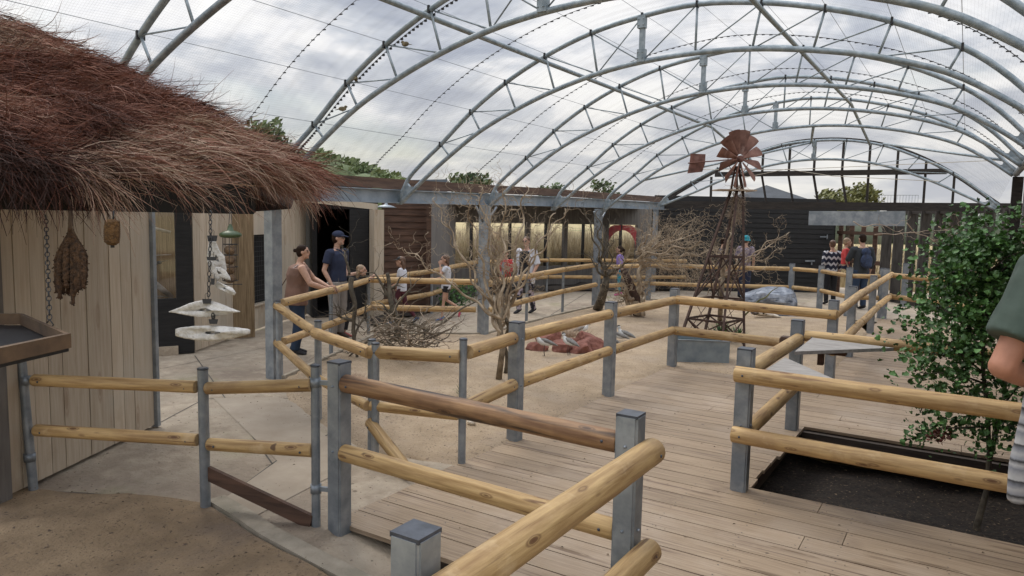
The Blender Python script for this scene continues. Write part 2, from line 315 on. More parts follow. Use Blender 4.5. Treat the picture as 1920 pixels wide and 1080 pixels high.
# sand pen, gently uneven
def sandpatch(name, poly, m, z=0.0, amp=.012, step=.12):
    bm = bmesh.new()
    xs = [p[0] for p in poly]; ys = [p[1] for p in poly]
    bm.faces.new([bm.verts.new((x, y, z)) for x, y in poly])
    for ax, lo_, hi_ in ((0, min(xs), max(xs)), (1, min(ys), max(ys))):
        q = lo_+step
        while q < hi_:
            no = (1, 0, 0) if ax == 0 else (0, 1, 0); c_ = (q, 0, 0) if ax == 0 else (0, q, 0)
            bmesh.ops.bisect_plane(bm, geom=bm.verts[:]+bm.edges[:]+bm.faces[:], plane_co=c_, plane_no=no)
            q += step
    for v in bm.verts:
        v.co.z += amp*noise.noise(Vector((v.co.x*1.3, v.co.y*1.3, 3)))*1.5+amp*.6*noise.noise(v.co*5)
    if name == 'sand_pen':
        for v in bm.verts:
            if v.is_boundary: v.co.z = -.016
    me = bpy.data.meshes.new(name); bm.to_mesh(me); bm.free(); me.materials.append(m)
    for p in me.polygons: p.use_smooth = True
    o = bpy.data.objects.new(name, me); COL.objects.link(o); return struct(o)
PEN = [(-7.25, 6.1), (-6.4, 5.45), (-5.5, 5.05), (-4.4, 4.62), (-3.49, 4.82), (-3.49, 9.95), (-1.48, 10.0), (-1.48, 15.5), (-2.1, 18.0), (-3.1, 19.35), (-3.8, 19.6), (-7.05, 18.0), (-7.5, 15.95), (-7.45, 14.1), (-7.35, 12.4), (-7.2, 10.6), (-8.7, 9.4), (-7.9, 7.65)]
sandpatch('sand_pen', PEN, m_sand, .008, .010)
SOIL = [(-6.2, 2.25), (-5.73, 2.55), (-5.1, 2.86), (-4.5, 3.08), (-4.15, 3.02), (-3.75, 2.93), (-3.08, 2.84), (-2.0, 2.7), (-2.0, -1), (-8, -1), (-8, 2.3)]
sandpatch('sand_ground', SOIL, m_soil, .012, .02, .1)
kb = MB()
kpts = [(-5.73, 2.55), (-5.1, 2.86), (-4.5, 3.08), (-4.15, 3.02), (-3.75, 2.93), (-3.08, 2.84), (-2.0, 2.72)]
for i in range(2, 6):
    a, c_ = Vector(kpts[i]), Vector(kpts[i+1]); kb.wall(a+Vector((0, .09)), c_+Vector((0, .09)), -.1, .022, .13)
struct(kb.build('path_kerb', m_kerb))
eb = MB()
for a, c_ in (((-7.2, 10.6), (-7.35, 12.4)), ((-7.35, 12.4), (-7.45, 14.1)), ((-7.45, 14.1), (-7.5, 15.95)), ((-8.7, 9.4), (-7.2, 10.6)), ((-7.5, 15.95), (-7.05, 18.0)), ((-7.05, 18.0), (-3.8, 19.6)), ((-7.25, 6.1), (-7.9, 7.65)), ((-7.9, 7.65), (-8.7, 9.4))):
    eb.wall(a, c_, -.1, .03, .05)
struct(eb.build('path_edging', m_kerb))
# planting bed behind the path
struct(sandpatch('planting_bed', [(-9.45, 10.0), (-9.75, 12.1), (-10.95, 15.6), (-10.1, 18.2), (-7.2, 21.0), (-7.4, 21.4), (-12.6, 21.5), (-12.2, 15.0), (-10.6, 11.0)], m_mulch, .03, .05, .3))
# ---------------------------------------------------------------- deck
db = MB()
PITX0, PITY0, PITY1 = -1.36, 5.78, 7.72
def board(x0, x1, y, w, z=0.0, th=.03):
    db.tone = rn(0, 1); db.box(((x0+x1)/2, y, z-th/2), (x1-x0, w, th))
bw = .2333; gap = .010; y = -1.5
while y < 17.9:
    yc = y+bw/2
    xl = -3.545+rn(-.01, .02) if yc > 3.47 else -1.34
    if yc > 9.97: xl = -1.52+rn(-.012, .012)
    xr = 3.0
    spans = [(xl, xr)]
    if PITY0 < yc < PITY1: spans = [(xl, -1.30+rn(-.03, .03))]
    for (a, c_) in spans:
        k = a; j0 = (-.78, -1.02, -.55, -2.3, 1.2)[int(yc*7.3) % 5]+(.0 if yc < 9 else .9)
        cuts = [q for q in (j0, j0+2.4, j0+4.8) if a+.3 < q < c_-.2]
        for q in cuts+[c_]:
            board(k, q-.003, yc, bw-gap)
            for sx_ in [v for v in (-3.42, -2.9, -2.3, -1.7, -1.15, -.55, .05, .65) if k+.05 < v < q-.05]+[k+.03, q-.03]:
                for sy_ in (-.07, .07):
                    db.mi = 1; u_, w_ = sx_+rn(-.006, .006), yc+sy_+rn(-.006, .006); db.add([(u_-.005, w_-.005, .0008), (u_+.005, w_-.005, .0008), (u_+.005, w_+.005, .0008), (u_-.005, w_+.005, .0008)], [(0, 1, 2, 3)]); db.mi = 0
            k = q+.002
    y += bw
struct(db.build('deck', [m_deck, plain('screw_head', (.06, .05, .045), .5)]))
sheet('dark_gap_sheet', [[(-3.48, 3.5), (-1.40, 3.5), (-1.40, 9.9), (-3.48, 9.9)], [(-1.40, -1), (3, -1), (3, 5.75), (-1.40, 5.75)], [(-1.40, 7.75), (3, 7.75), (3, 17.5), (-1.40, 17.5)]], -.042, m_deckside)  # dark sheet added under the boards so the gaps between them read black
fb = MB()
fb.box((-2.45, 3.50, -.16), (2.1, .04, .26)); fb.box((-3.50, 4.1, -.14), (.04, 1.2, .22))
fb.box((1.2, PITY1+.02, -.14), (5.0, .04, .22)); fb.box((1.2, PITY0-.03, -.14), (5.0, .04, .22)); fb.box((-1.42, 6.75, -.14), (.04, 1.9, .22))
fb.box((-1.40, 12.6, -.12), (.04, 5.0, .17)); fb.box((-1.34, .6, -.16), (.04, 5.6, .26))
for x in (-3.3, -2.4, -1.6, -.4, .6, 1.6): fb.box((x, 4.6, -.12), (.05, 2.2, .17)); 
struct(fb.build('deck_fascia', m_deckside))
b = MB(); b.add([(-3.5, 2.7, -.014), (-3.42, 2.7, -.014), (-2.5, 2.6, -.16), (-1.36, 2.6, -.2), (-1.36, 3.5, -.2), (-2.5, 3.5, -.17), (-3.42, 3.5, -.05), (-3.5, 3.5, -.014)], [(0, 1, 6, 7), (1, 2, 5, 6), (2, 3, 4, 5)]); struct(b.build('concrete_ramp', m_conc))
sandpatch('pit_soil', [(-1.6, 5.5), (4, 5.5), (4, 8.0), (-1.6, 8.0)], m_mulch, -.36, .05, .1)
# raised step of decking on which the viewer stands
sb = MB(); 
for i in range(20):
    sb.tone = rn(0, 1); sb.box((-.3+.0, -1.2+i*.145, .5), (2.0, .138, .03))
sb.box((-.3, .2, .24), (1.96, 2.8, .44))
struct(sb.build('raised_deck', m_deck))
lb = MB()
for i in range(3600):
    if i < 1300: x, y = rn(-7.2, -3.6), rn(5, 17)
    elif i < 1900: x, y = rn(-6, -2.2), rn(1.2, 2.9)
    elif i < 2300: x, y = rn(-7, -3.6), rn(3, 6)
    elif i < 2700: x, y = rn(-3.4, 1.5), rn(3.6, 10)
    elif i < 3200: x, y = rn(-1.3, 1.2), rn(PITY0, PITY1)
    else: x, y = rn(-6, -2.2), rn(1.2, 2.9)
    if i >= 2300 and PITY0-.1 < y < PITY1+.1 and x > -1.34: z0_ = -.335
    else: z0_ = None
    a = rn(0, 6.28); s_ = rn(.004, .013)*(1.6 if i >= 2700 and i % 3 == 0 else 1); e = rn(.25, 1); lb.tone = rn(0, 1); z = .024 if x < -3.5 else .004
    if y < 3: z = .03
    if z0_ is not None: z = z0_+rn(0, .02)
    c_, s2 = math.cos(a)*s_, math.sin(a)*s_
    lb.add([(x-c_, y-s2, z), (x+s2*e*.6, y-c_*e*.6, z+.004), (x+c_, y+s2, z), (x-s2*e*.6, y+c_*e*.6, z+.006)], [(0, 1, 2, 3)])
o = lb.build('leaf_litter', mat('litter', (.06, .04, .025), (.22, .16, .10), 3, .9, tone=.5)); o['kind'] = 'stuff'; o['label'] = 'small dry leaf fragments and droppings scattered over sand, concrete and deck'; o['category'] = 'litter'
# ================================================================= RAILS AND POSTS
def rail(parent, p0, p1, r=.058, m=None, n=16):
    p0, p1 = Vector(p0), Vector(p1); d = p1-p0; l = d.length
    if m is None: m = m_rail
    q = d.to_track_quat('X', 'Z'); b = MB(); k = max(6, int(l/.12)); sd_ = rn(0, 99)
    xs = [0, .006]+[l*i/k for i in range(1, k)]+[l-.006, l]
    pts = []; rad = []
    for x in xs:
        wob = .006*math.sin(x*1.1+sd_)+.0035*noise.noise(Vector((x*2, sd_, 0)))
        pts.append((x, wob, .005*math.sin(x*.9+sd_*2))); rad.append(r*(1+.035*noise.noise(Vector((x*2.5, sd_, 5)))+.02*math.sin(x*.7+sd_)))
    rad[0] *= .93; rad[-1] *= .93
    b.tube(pts, rad, n, caps=False, side=(0, 1, 0))
    nn = n; b.mi = 1
    b.f.append(tuple(range(nn-1, -1, -1))); b.m.append(1); b.t.append(.5); b.smooth.append(False)
    t0 = len(pts)*nn-nn
    b.f.append(tuple(t0+j for j in range(nn))); b.m.append(1); b.t.append(.5); b.smooth.append(False)
    me_o = b.build('rail', [m, m_end])
    me_o.rotation_mode = 'QUATERNION'; me_o.rotation_quaternion = q; me_o.location = p0
    if parent is not None: me_o.parent = parent; me_o.matrix_parent_inverse = MWI[parent.name]
    sdv = V3(-d.y, d.x, 0).normalized(); mid = (p0+p1)/2; sdv = -sdv if sdv.dot(mid-V3(0, 0, H)) > 0 else sdv
    for tt_ in (.07, l-.07):
        if l < .5: continue
        w = p0+d/l*tt_+sdv*(r*1.0); lw_c = q.inverted() @ (w-p0); bb_ = MB(); bb_.ell(lw_c, (.009, .006, .009), nu=8, nv=4); k_ = bb_.build('bolt', m_cap); k_.parent = me_o
    return me_o
def sqpost(parent, x, y, z0=-.1, z1=1.12, w=.12, rz=0.0, bolts=True):
    b = MB(); b.box((0, 0, (z0+z1)/2), (w, w, z1-z0), rz=rz)
    bm = bmesh.new(); bm.from_mesh(b_mesh(b)); bmesh.ops.bevel(bm, geom=[e for e in bm.edges if abs((e.verts[0].co-e.verts[1].co).z) > .5], offset=.012, segments=3, affect='EDGES')
    me = bpy.data.meshes.new('post'); bm.to_mesh(me); bm.free(); me.materials.append(m_galv)
    o = bpy.data.objects.new('post', me); COL.objects.link(o); o.location = (x, y, 0); o.parent = parent; o.matrix_parent_inverse = MWI[parent.name]
    c = MB(); c.box((0, 0, z1+.004), (w*.95, w*.95, .016), rz=rz)
    k = c.build('cap', m_cap); k.parent = o
    if bolts:
        c = MB()
        for z in (.97, 1.01-.5+.02):
            for dx_, dy_ in ((0, -w/2-.004), (w/2+.004, 0)):
                c.ell((dx_, dy_, z), (.009, .009, .009), nu=8, nv=5)
        k = c.build('bolts', m_galv); k.parent = o
    return o
def b_mesh(b):
    me = bpy.data.meshes.new('t'); me.from_pydata(b.v, [], b.f); return me
def rpost(parent, x, y, z0=-.1, z1=1.0, r=.03, lean=(0, 0), name='post'):
    b = MB(); top = V3(x+lean[0], y+lean[1], z1)
    b.tube([(x, y, z0), top], r, 14, caps=False); 
    o = b.build(name, m_galv, parent); MWI[o.name] = MWI[parent.name]
    c = MB(); c.tube([top-V3(0, 0, .004), top+V3(0, 0, .006), top+V3(0, 0, .012)], [r*1.08, r*1.08, r*.8], 14)
    k = c.build('cap', m_cap); k.parent = o
    return o
ZU, ZL = .99, .525
# A near fence
fa = thing('rail_fence', (-1.4, 2.6, 0), 'nearest post and rail fence, its thick pale rail running out at the bottom', 'fence', 'post and rail fences')
sqpost(fa, -3.45, 3.37, -.4); sqpost(fa, -1.37, 3.34, -.4); sqpost(fa, -1.38, 1.67, -.4)
rail(fa, (-3.385, 3.35, ZU), (-1.435, 3.35, .97), m=m_railr); rail(fa, (-3.385, 3.35, .525), (-1.435, 3.35, .50))
rail(fa, (-1.25, 3.36, .955), (-1.25, -.3, .99), r=.066); rail(fa, (-1.25, 3.36, .44), (-1.25, -.3, .47), r=.062)
# B left tubes
fb_ = thing('rail_fence', (-4.6, 3.0, 0), 'rail fence on round steel tubes before the boarded wall, brown kickboard below', 'fence', 'post and rail fences')
rpost(fb_, -5.76, 2.52, 0, 1.0, .032, (-.05, -.02)); rpost(fb_, -4.45, 3.05, -.02, 1.0, .036); rpost(fb_, -3.60, 3.30, -.4, 1.09, .03)
zt = lambda px, py, P: (lambda d: H+d.z*((P[0]*CF.x+P[1]*CF.y)/(d.x*CF.x+d.y*CF.y)))(ray(px, py))
def zat(px, py, x, y):
    d = ray(px, py); t = math.hypot(x, y)/math.hypot(d.x, d.y); return H+t*d.z
za, zb = zat(60, 712, -5.76, 2.52), zat(380, 727, -4.45, 3.05); zc = zat(597, 722, -3.6, 3.3)
rail(fb_, (-5.72, 2.54, za), (-4.49, 3.03, zb), .045); rail(fb_, (-4.41, 3.06, zat(392, 727, -4.45, 3.05)), (-3.62, 3.29, zc), .045)
za, zb = zat(65, 806, -5.76, 2.52), zat(380, 826, -4.45, 3.05); zc = zat(597, 846, -3.6, 3.3)
rail(fb_, (-5.72, 2.54, za), (-4.49, 3.03, zb), .045); rail(fb_, (-4.41, 3.06, zat(392, 831, -4.45, 3.05)), (-3.62, 3.29, zc), .045)
b = MB(); b.bar((-4.43, 3.06, zat(396, 885, -4.45, 3.05)), (-3.62, 3.28, zat(597, 978, -3.6, 3.3)), .03, .1); b.build('kickboard', m_brownwood, fb_)
for z in (.25, .83):
    b = MB(); b.bar((-5.80, 2.50, z), (-5.93, 2.44, z), .02, .05); b.box((-5.93, 2.44, z), (.015, .07, .14), rz=.5)
    b.tube([(-5.775, 2.512, z-.03), (-5.775, 2.512, z+.03)], .040, 12)
    b.build('gate_hinge', m_galv, fb_)
for z in (.98, .25): b = MB(); b.tube([(-3.60, 3.30, z-.03), (-3.60, 3.30, z+.03)], .037, 12); b.bar((-3.60, 3.30, z), (-3.5, 3.34, z), .02, .03); b.build('clamp', m_galv, fb_)
# C pen fence (left of deck)
fc = thing('rail_fence', (-3.5, 7.8, 0), 'rail fence from the near steel column along the deck to the corner by the trough', 'fence', 'post and rail fences')
rpost(fc, -7.2, 6.0, 0, 1.0, .032); rpost(fc, -5.50, 5.08, -.02, 1.01, .036)
rpost(fc, -4.36, 4.65, -.02, 1.0, .036); rpost(fc, -4.27, 4.60, -.02, .985, .034); rpost(fc, -3.52, 4.86, -.02, 1.07, .033)
for x, yy in ((-3.5, 5.68), (-3.5, 7.8), (-3.5, 10.0), (-1.38, 10.0)): sqpost(fc, x, yy)
for z in (.93, .46):
    rail(fc, (-7.28, 6.05, z), (-5.50, 5.05, z-.03), .05) ; 
    if z > .9: rail(fc, (-5.50, 5.05, z-.03), (-4.34, 4.60, z-.03), .055)
    if z > .9: rail(fc, (-4.34, 4.60, z-.02), (-3.535, 4.835, z), .058)
rail(fc, (-5.50, 5.06, .43), (-4.36, 4.60, .42), .045); rail(fc, (-4.33, 4.61, .42), (-3.54, 4.83, .42), .045)
rail(fc, (-4.34, 4.60, .27), (-3.62, 4.30, .04), .05)
for z0, z1 in ((.96, ZU), (.5, .545)):
    rail(fc, (-3.49, 4.90, z0), (-3.49, 5.62, z1)); rail(fc, (-3.49, 5.74, z1), (-3.49, 7.74, z1+.005)); rail(fc, (-3.49, 7.86, z1), (-3.49, 9.97, z1-.02))
    rail(fc, (-3.46, 9.95, z1-.02), (-1.33, 9.93, z1-.04), .062)
# D column fence path side
P = [(-7.3, 6.1), (-7.97, 7.62), (-8.85, 9.35), (-7.3, 10.5)]
fd = thing('rail_fence', (-7.97, 7.62, 0), 'rail fence the woman in the brown vest leans on, bending round the brushwood heap', 'fence', 'post and rail fences')
rpost(fd, -7.97, 7.62, 0, 1.0, .03); rpost(fd, -8.85, 9.35, 0, 1.02, .03)
for z in (.96, .47):
    for i in range(3):
        a, c_ = V3(*P[i], z), V3(*P[i+1], z-.01*(i == 2)); o = V3(.03, -.05, 0) if i == 2 else V3(.045, -.01, 0)
        d = (c_-a).normalized()*.03; rail(fd, a+o+d, c_+o-d, .052)
P = [(-7.22, 10.62), (-7.45, 12.45), (-7.58, 14.2), (-7.6, 15.9)]
fe = thing('rail_fence', (-7.5, 13, 0), 'rail fence between the two far steel columns, before the woman with sunglasses', 'fence', 'post and rail fences')
rpost(fe, -7.45, 12.45, 0, 1.0, .03); rpost(fe, -7.56, 14.2, 0, 1.0, .03)
for z in (.9, .42):
    for i in range(3): rail(fe, V3(*P[i], z+.03*i)+V3(.045, .03, 0), V3(*P[i+1], z+.03*(i+1))+V3(.045, -.03, 0), .055)
P = [(-7.55, 16.05), (-7.0, 17.9), (-3.76, 19.6), (-3.0, 19.3), (-2.2, 18.0), (-1.55, 18.35)]
ff = thing('rail_fence', (-4, 19.5, 0), 'far rail fence running past the stone boulder in front of the black shed', 'fence', 'post and rail fences')
sqpost(ff, *P[1], w=.13, z1=1.0); sqpost(ff, *P[2], z1=1.06, w=.13); sqpost(ff, *P[3], z1=1.06, w=.13); sqpost(ff, *P[4], z1=1.12, w=.13); sqpost(ff, *P[5], z1=1.12)
for z in (.93, .45):
    for i in range(5):
        a, c_ = V3(*P[i], z), V3(*P[i+1], z); d = (c_-a).normalized()*.06; rail(ff, a+d+V3(0, -.03, 0), c_-d+V3(0, -.03, 0), .052)
# E outer fence
P = [(-9.3, 9.9), (-9.64, 12.12), (-10.83, 15.5), (-10.0, 17.8), (-7.0, 20.9)]
fo = thing('rail_fence', (-10, 13, 0), 'outer rail fence of the path in front of the planting bed and the gallery windows', 'fence', 'post and rail fences')
for p in P[1:4]: rpost(fo, *p, 0, .98, .028)
for z in (.92, .44):
    for i in range(4):
        a, c_ = V3(*P[i], z), V3(*P[i+1], z); d = (c_-a).normalized()*.03; rail(fo, a+d+V3(.04, -.03, 0), c_-d+V3(.04, -.03, 0), .052)
# F pit fence
fg = thing('rail_fence', (-1.38, 6.6, 0), 'rail fence guarding the dark planting pit in the deck, lectern boards on it', 'fence', 'post and rail fences')
sqpost(fg, -1.38, 5.64); sqpost(fg, -1.38, 7.66); sqpost(fg, .95, 5.64); sqpost(fg, .95, 7.66)
for z in (.945, .47):
    rail(fg, (-1.43, 5.53, z), (1.1, 5.53, z-.01), .062); rail(fg, (-1.36, 5.7, z), (-1.36, 7.62, z), .06); rail(fg, (-1.30, 7.62, z+.03), (1.1, 7.62, z+.02), .056)
def lectern(pts, z, label):
    b = MB(); b.prism([tuple(gz(px, py, z)[:2]) for px, py in pts], z-.03, z)
    o = b.build('lectern_board', m_desk); 
    c = sum((gz(px, py, z) for px, py in pts), V3(0, 0, 0))/3
    q = MB(); q.box((c.x, c.y, z-.055), (.22, .12, .05)); q.box((c.x-.1, c.y, z-.12), (.05, .07, .14)); k = q.build('bracket', m_brownwood); k.parent = o
    tag(o, label, 'lectern board', 'triangular lectern boards')
lectern([(1523, 633), (1676, 652), (1490, 659)], 1.01, 'larger triangular grey lectern board at the far corner of the pit fence')
lectern([(1472, 670), (1437, 692), (1440, 700), (1590, 722)], .935, 'smaller triangular grey board just behind the pit fence rail')
# G long right fence, H far right fence
fh = thing('rail_fence', (-1.4, 14, 0), 'long rail fence receding along the left side of the far deck', 'fence', 'post and rail fences')
for yy in (12.5, 15.5, 18.15): sqpost(fh, -1.46, yy, -.3)
for z in (ZU, .50): rail(fh, (-1.36, 9.93, z-.03), (-1.37, 13.0, z), .062); rail(fh, (-1.37, 13.0, z), (-1.38, 15.7, z), .06); rail(fh, (-1.38, 15.7, z), (-1.38, 18.5, z), .06)
fi = thing('rail_fence', (-.5, 18, 0), 'far right rail fence crossing behind the leafy shrub', 'fence', 'post and rail fences')
sqpost(fi, -1.28, 21.4, w=.14); sqpost(fi, -.18, 21.4, w=.14); sqpost(fi, .45, 17.0)
for z in (.98, .5): rail(fi, (-1.42, 18.3, z), (.5, 16.95, z), .06)
# ================================================================= ARCHES
UP = [(-7.3, 2.32), (-7.16, 2.62), (-6.9, 2.86), (-6.54, 3.13), (-6.01, 3.56), (-5.44, 3.92), (-4.83, 4.21), (-4.17, 4.43), (-3.49, 4.55), (-2.82, 4.60), (-2.09, 4.52), (-1.43, 4.37), (-.79, 4.16), (-.16, 3.84), (.25, 3.52), (.66, 3.08)]
LO = [(-7.3, 2.28), (-6.82, 2.65), (-6.38, 2.96), (-5.85, 3.29), (-5.27, 3.55), (-4.68, 3.76), (-4.07, 3.92), (-3.48, 4.01), (-2.82, 4.05), (-2.17, 4.03), (-1.53, 3.95), (-.9, 3.82), (-.27, 3.61), (.22, 3.32), (.62, 3.02)]
def spline(pts, k=4):
    out_ = []; n = len(pts); P = [Vector((p[0], p[1])) for p in pts]
    for i in range(n-1):
        p0, p1, p2, p3 = P[max(i-1, 0)], P[i], P[i+1], P[min(i+2, n-1)]
        for j in range(k):
            t = j/k; out_.append(.5*((2*p1)+(p2-p0)*t+(2*p0-5*p1+4*p2-p3)*t*t+(3*p1-p0-3*p2+p3)*t**3))
    out_.append(P[-1]); return out_
def make_arch(y, up, lo, lab, unodes, lnodes, splice):
    a = thing('roof_arch', (0, y, 0), lab, 'roof arch', 'tubular steel arches of the net roof')
    def tb(name, pts, r, n=10, par=a, m=m_arch):
        b = MB(); b.tube([(p[0], 0, p[1]) for p in pts], r, n); o = b.build(name, m); o.parent = par; return o
    tb('upper_chord', spline(up), .031); tb('lower_chord', spline(lo), .031)
    for i, (p, q) in enumerate(zip(unodes, lnodes)):
        if i != splice: tb('strut', [p, q], .014, 6)
        j = i+1 if i < splice else i-1
        if 0 <= j < len(lnodes): tb('diagonal', [p, lnodes[j]], .0085, 5)
    b = MB(); p, q = unodes[splice], lnodes[splice]
    b.box(((p[0]+q[0])/2, 0, (p[1]+q[1])/2), (.06, .05, p[1]-q[1])); b.box((p[0], -.01, p[1]-.07), (.10, .07, .15)); b.box((q[0], -.01, q[1]+.07), (.10, .07, .15))
    for z in (p[1]-.04, p[1]-.11, q[1]+.04, q[1]+.11):
        for x in (-.03, .03): b.ell((p[0]+x, -.048, z), (.01, .008, .01), nu=8, nv=4)
    o = b.build('splice_plate', m_arch); o.parent = a
    for (u_, l_, s_) in ((up[:4], lo[:3], 1), (up[-3:][::-1], lo[-3:][::-1], -1)):      # foot haunches
        b = MB(); base = u_[0]; ux = u_[1] if s_ == 1 else (u_[0][0]+(u_[1][0]-u_[0][0])*.5, u_[0][1]+(u_[1][1]-u_[0][1])*.5); lx = (l_[0][0]+(l_[1][0]-l_[0][0])*.7, l_[0][1]+(l_[1][1]-l_[0][1])*.7)
        poly = [(base[0]-.05*s_, base[1]+.03), (ux[0]-.03*s_, ux[1]), ((ux[0]+lx[0])/2-.05*s_, (ux[1]+lx[1])/2-.05), (lx[0], lx[1]-.02), (base[0]+.03*s_, base[1]-.06), (base[0]-.06*s_, base[1]-.06)]
        n = len(poly); vs = [(p[0], -.02, p[1]) for p in poly]+[(p[0], .02, p[1]) for p in poly]
        b.add(vs, [tuple(range(n)), tuple(range(2*n-1, n-1, -1))]+[(i, i+n, (i+1) % n+n, (i+1) % n) for i in range(n)])
        o = b.build('foot_plate', m_arch); o.parent = a
    for p in unodes: b = MB(); b.box((p[0], 0, p[1]), (.022, .074, .074)); o = b.build('wire_clip', m_black); o.parent = a
    return a
UN, LN = UP[3:14], LO[2:13]
names = ['first', 'second', 'third', 'fourth', 'fifth', 'sixth']
for i in range(6):
    lab = ['nearest roof arch, only its left limb showing over the thatch', 'second roof arch from the camera, birds perched on its left side', 'third roof arch from the camera, large splice plate near the top centre', 'fourth roof arch from the camera', 'fifth roof arch, halfway back under the net', 'sixth roof arch, next to the last low one'][i]
    make_arch(3.6+2.4*i, UP, LO, lab, UN, LN, 5)
UP2 = [(-7.25, 2.55), (-7.05, 2.78), (-6.4, 3.15), (-5.7, 3.5), (-4.9, 3.82), (-4.1, 4.06), (-3.33, 4.14), (-2.6, 4.12), (-1.8, 3.97), (-1.05, 3.67), (-.35, 3.3), (.25, 2.85), (.52, 2.6)]
LO2 = [(-7.25, 2.5), (-6.7, 2.72), (-6.2, 2.92), (-5.5, 3.22), (-4.7, 3.48), (-3.95, 3.63), (-3.33, 3.68), (-2.65, 3.66), (-1.95, 3.55), (-1.3, 3.35), (-.65, 3.08), (-.05, 2.78), (.5, 2.5)]
make_arch(19.2, UP2, LO2, 'last and lowest roof arch, in front of the black timber gable', UP2[2:11], LO2[2:11], 4)
# purlins and bracing
for (x, z, lab) in ((-4.83, 4.135, 'long galvanised purlin tube running under the left side of the arches'), (-2.09, 4.445, 'long galvanised purlin tube running under the right side of the arches')):
    b = MB(); b.tube([(x, -1, z), (x, 8, z), (x, 15.7, z), (x, 19.2, z-.45)], .029, 10); tag(b.build('purlin_tube', m_arch), lab, 'roof tube', 'long roof tubes')
b = MB(); b.tube([(-3.4, 19.15, 4.1), (-2.75, 15.62, 4.02)], .028, 8); b.tube([(-3.4, 19.2, 4.1), (-6.4, 15.7, 3.0)], .025, 8); b.tube([(-1.8, 19.1, 4.0), (.45, 15.6, 3.3)], .025, 8)
tag(b.build('wind_brace', m_arch), 'diagonal wind bracing tubes joining the last two arches', 'roof brace')
# net roof
prof = spline([(p[0], p[1]+.04) for p in UP[1:]], 4); prof2 = spline([(p[0], p[1]+.03) for p in UP2], 4)
def prof_at(P, t):
    k = t*(len(P)-1); i = min(int(k), len(P)-2); return P[i].lerp(P[i+1], k-i)
m_net = bpy.data.materials.new('bird_netting'); m_net.use_nodes = True; t = m_net.node_tree; t.nodes.clear(); K = t.links.new
o_ = N(t, 'ShaderNodeOutputMaterial'); mx = N(t, 'ShaderNodeMixShader'); tr = N(t, 'ShaderNodeBsdfTransparent'); df = N(t, 'ShaderNodeBsdfDiffuse'); df.inputs[0].default_value = (.20, .205, .23, 1)
tcn = N(t, 'ShaderNodeTexCoord'); mpn = N(t, 'ShaderNodeMapping'); mpn.inputs['Scale'].default_value = (.35, 5, 1.2); K(tcn.outputs['Object'], mpn.inputs[0])
nz = N(t, 'ShaderNodeTexNoise'); nz.inputs['Scale'].default_value = 1.6; nz.inputs['Detail'].default_value = 6; K(mpn.outputs[0], nz.inputs['Vector'])
rp = ramp(t, [(.38, (.03, .03, .03)), (.56, (.07, .07, .07)), (.76, (.155, .155, .155))], nz.outputs[0])
def grid(ax, cell):
    s_ = N(t, 'ShaderNodeSeparateXYZ'); K(tcn.outputs['Object'], s_.inputs[0]); m1 = N(t, 'ShaderNodeMath', operation='DIVIDE'); K(s_.outputs[ax], m1.inputs[0]); m1.inputs[1].default_value = cell
    m2 = N(t, 'ShaderNodeMath', operation='FRACT'); K(m1.outputs[0], m2.inputs[0]); m3 = N(t, 'ShaderNodeMath', operation='LESS_THAN'); K(m2.outputs[0], m3.inputs[0]); m3.inputs[1].default_value = .14; return m3.outputs[0]
ga, gb = grid('X', .024), grid('Y', .024); gm = N(t, 'ShaderNodeMath', operation='MAXIMUM'); K(ga, gm.inputs[0]); K(gb, gm.inputs[1])
gs = N(t, 'ShaderNodeMath', operation='MULTIPLY'); K(gm.outputs[0], gs.inputs[0]); gs.inputs[1].default_value = .13
ad = N(t, 'ShaderNodeMath', operation='ADD', use_clamp=True); K(gs.outputs[0], ad.inputs[0]); K(rp.outputs[0], ad.inputs[1])
K(ad.outputs[0], mx.inputs[0]); K(tr.outputs[0], mx.inputs[1]); K(df.outputs[0], mx.inputs[2]); K(mx.outputs[0], o_.inputs[0])
net = thing('roof_net', (-3, 8, 3), 'fine pale bird netting stretched over the steel arches', 'netting')
nb = MB(); NT = 48; ys = [-1.2+.3*i for i in range(57)]+[16.2, 17.0, 17.8, 18.6, 19.2, 20.0]
for y in ys:
    bl = max(0, min(1, (y-15.6)/3.6)); fr = ((y-3.6) % 2.4)/2.4; sag = .07*math.sin(PI*fr)
    for i in range(NT+1):
        q = prof_at(prof, i/NT).lerp(prof_at(prof2, i/NT), bl); s_ = sag*math.sin(PI*i/NT)*(1+.5*(i > NT*.6))
        nb.v.append((q.x, y, q.y-s_+.015*noise.noise(Vector((q.x*1.5, y*1.5, 0)))))
for j in range(len(ys)-1):
    for i in range(NT):
        a = j*(NT+1)+i; nb.f.append((a, a+1, a+NT+2, a+NT+1)); nb.m.append(0); nb.t.append(.5); nb.smooth.append(True)
nb.build('netting', m_net, net)
for y in [4.8+1.2*i for i in range(0, 10)]:
    if abs(((y-3.6) % 2.4)-1.2) > .1: continue
    y += .35
    b = MB(); bl = max(0, min(1, (y-15.6)/3.6)); pp = [prof_at(prof, i/110).lerp(prof_at(prof2, i/110), bl) for i in range(111)]
    b.tube([(q.x, y, q.y-.055*math.sin(PI*i/110)) for i, q in enumerate(pp)], .0035, 4)
    for i in range(2, 109):
        q = pp[i]; b.box((q.x, y+rn(-.005, .005), q.y-.06*math.sin(PI*i/110)-.002), (.04, .008, .011))
    b.build('net_seam', m_black, net)
b = MB(); q = [prof_at(prof, i/160) for i in range(8, 90)]
b.tube([(p.x+.03, 6.03, p.y-.075) for p in q], .004, 4)
for p in q: b.box((p.x+.035, 6.03, p.y-.085), (.028, .014, .022))
b.build('net_tie', m_black, net)
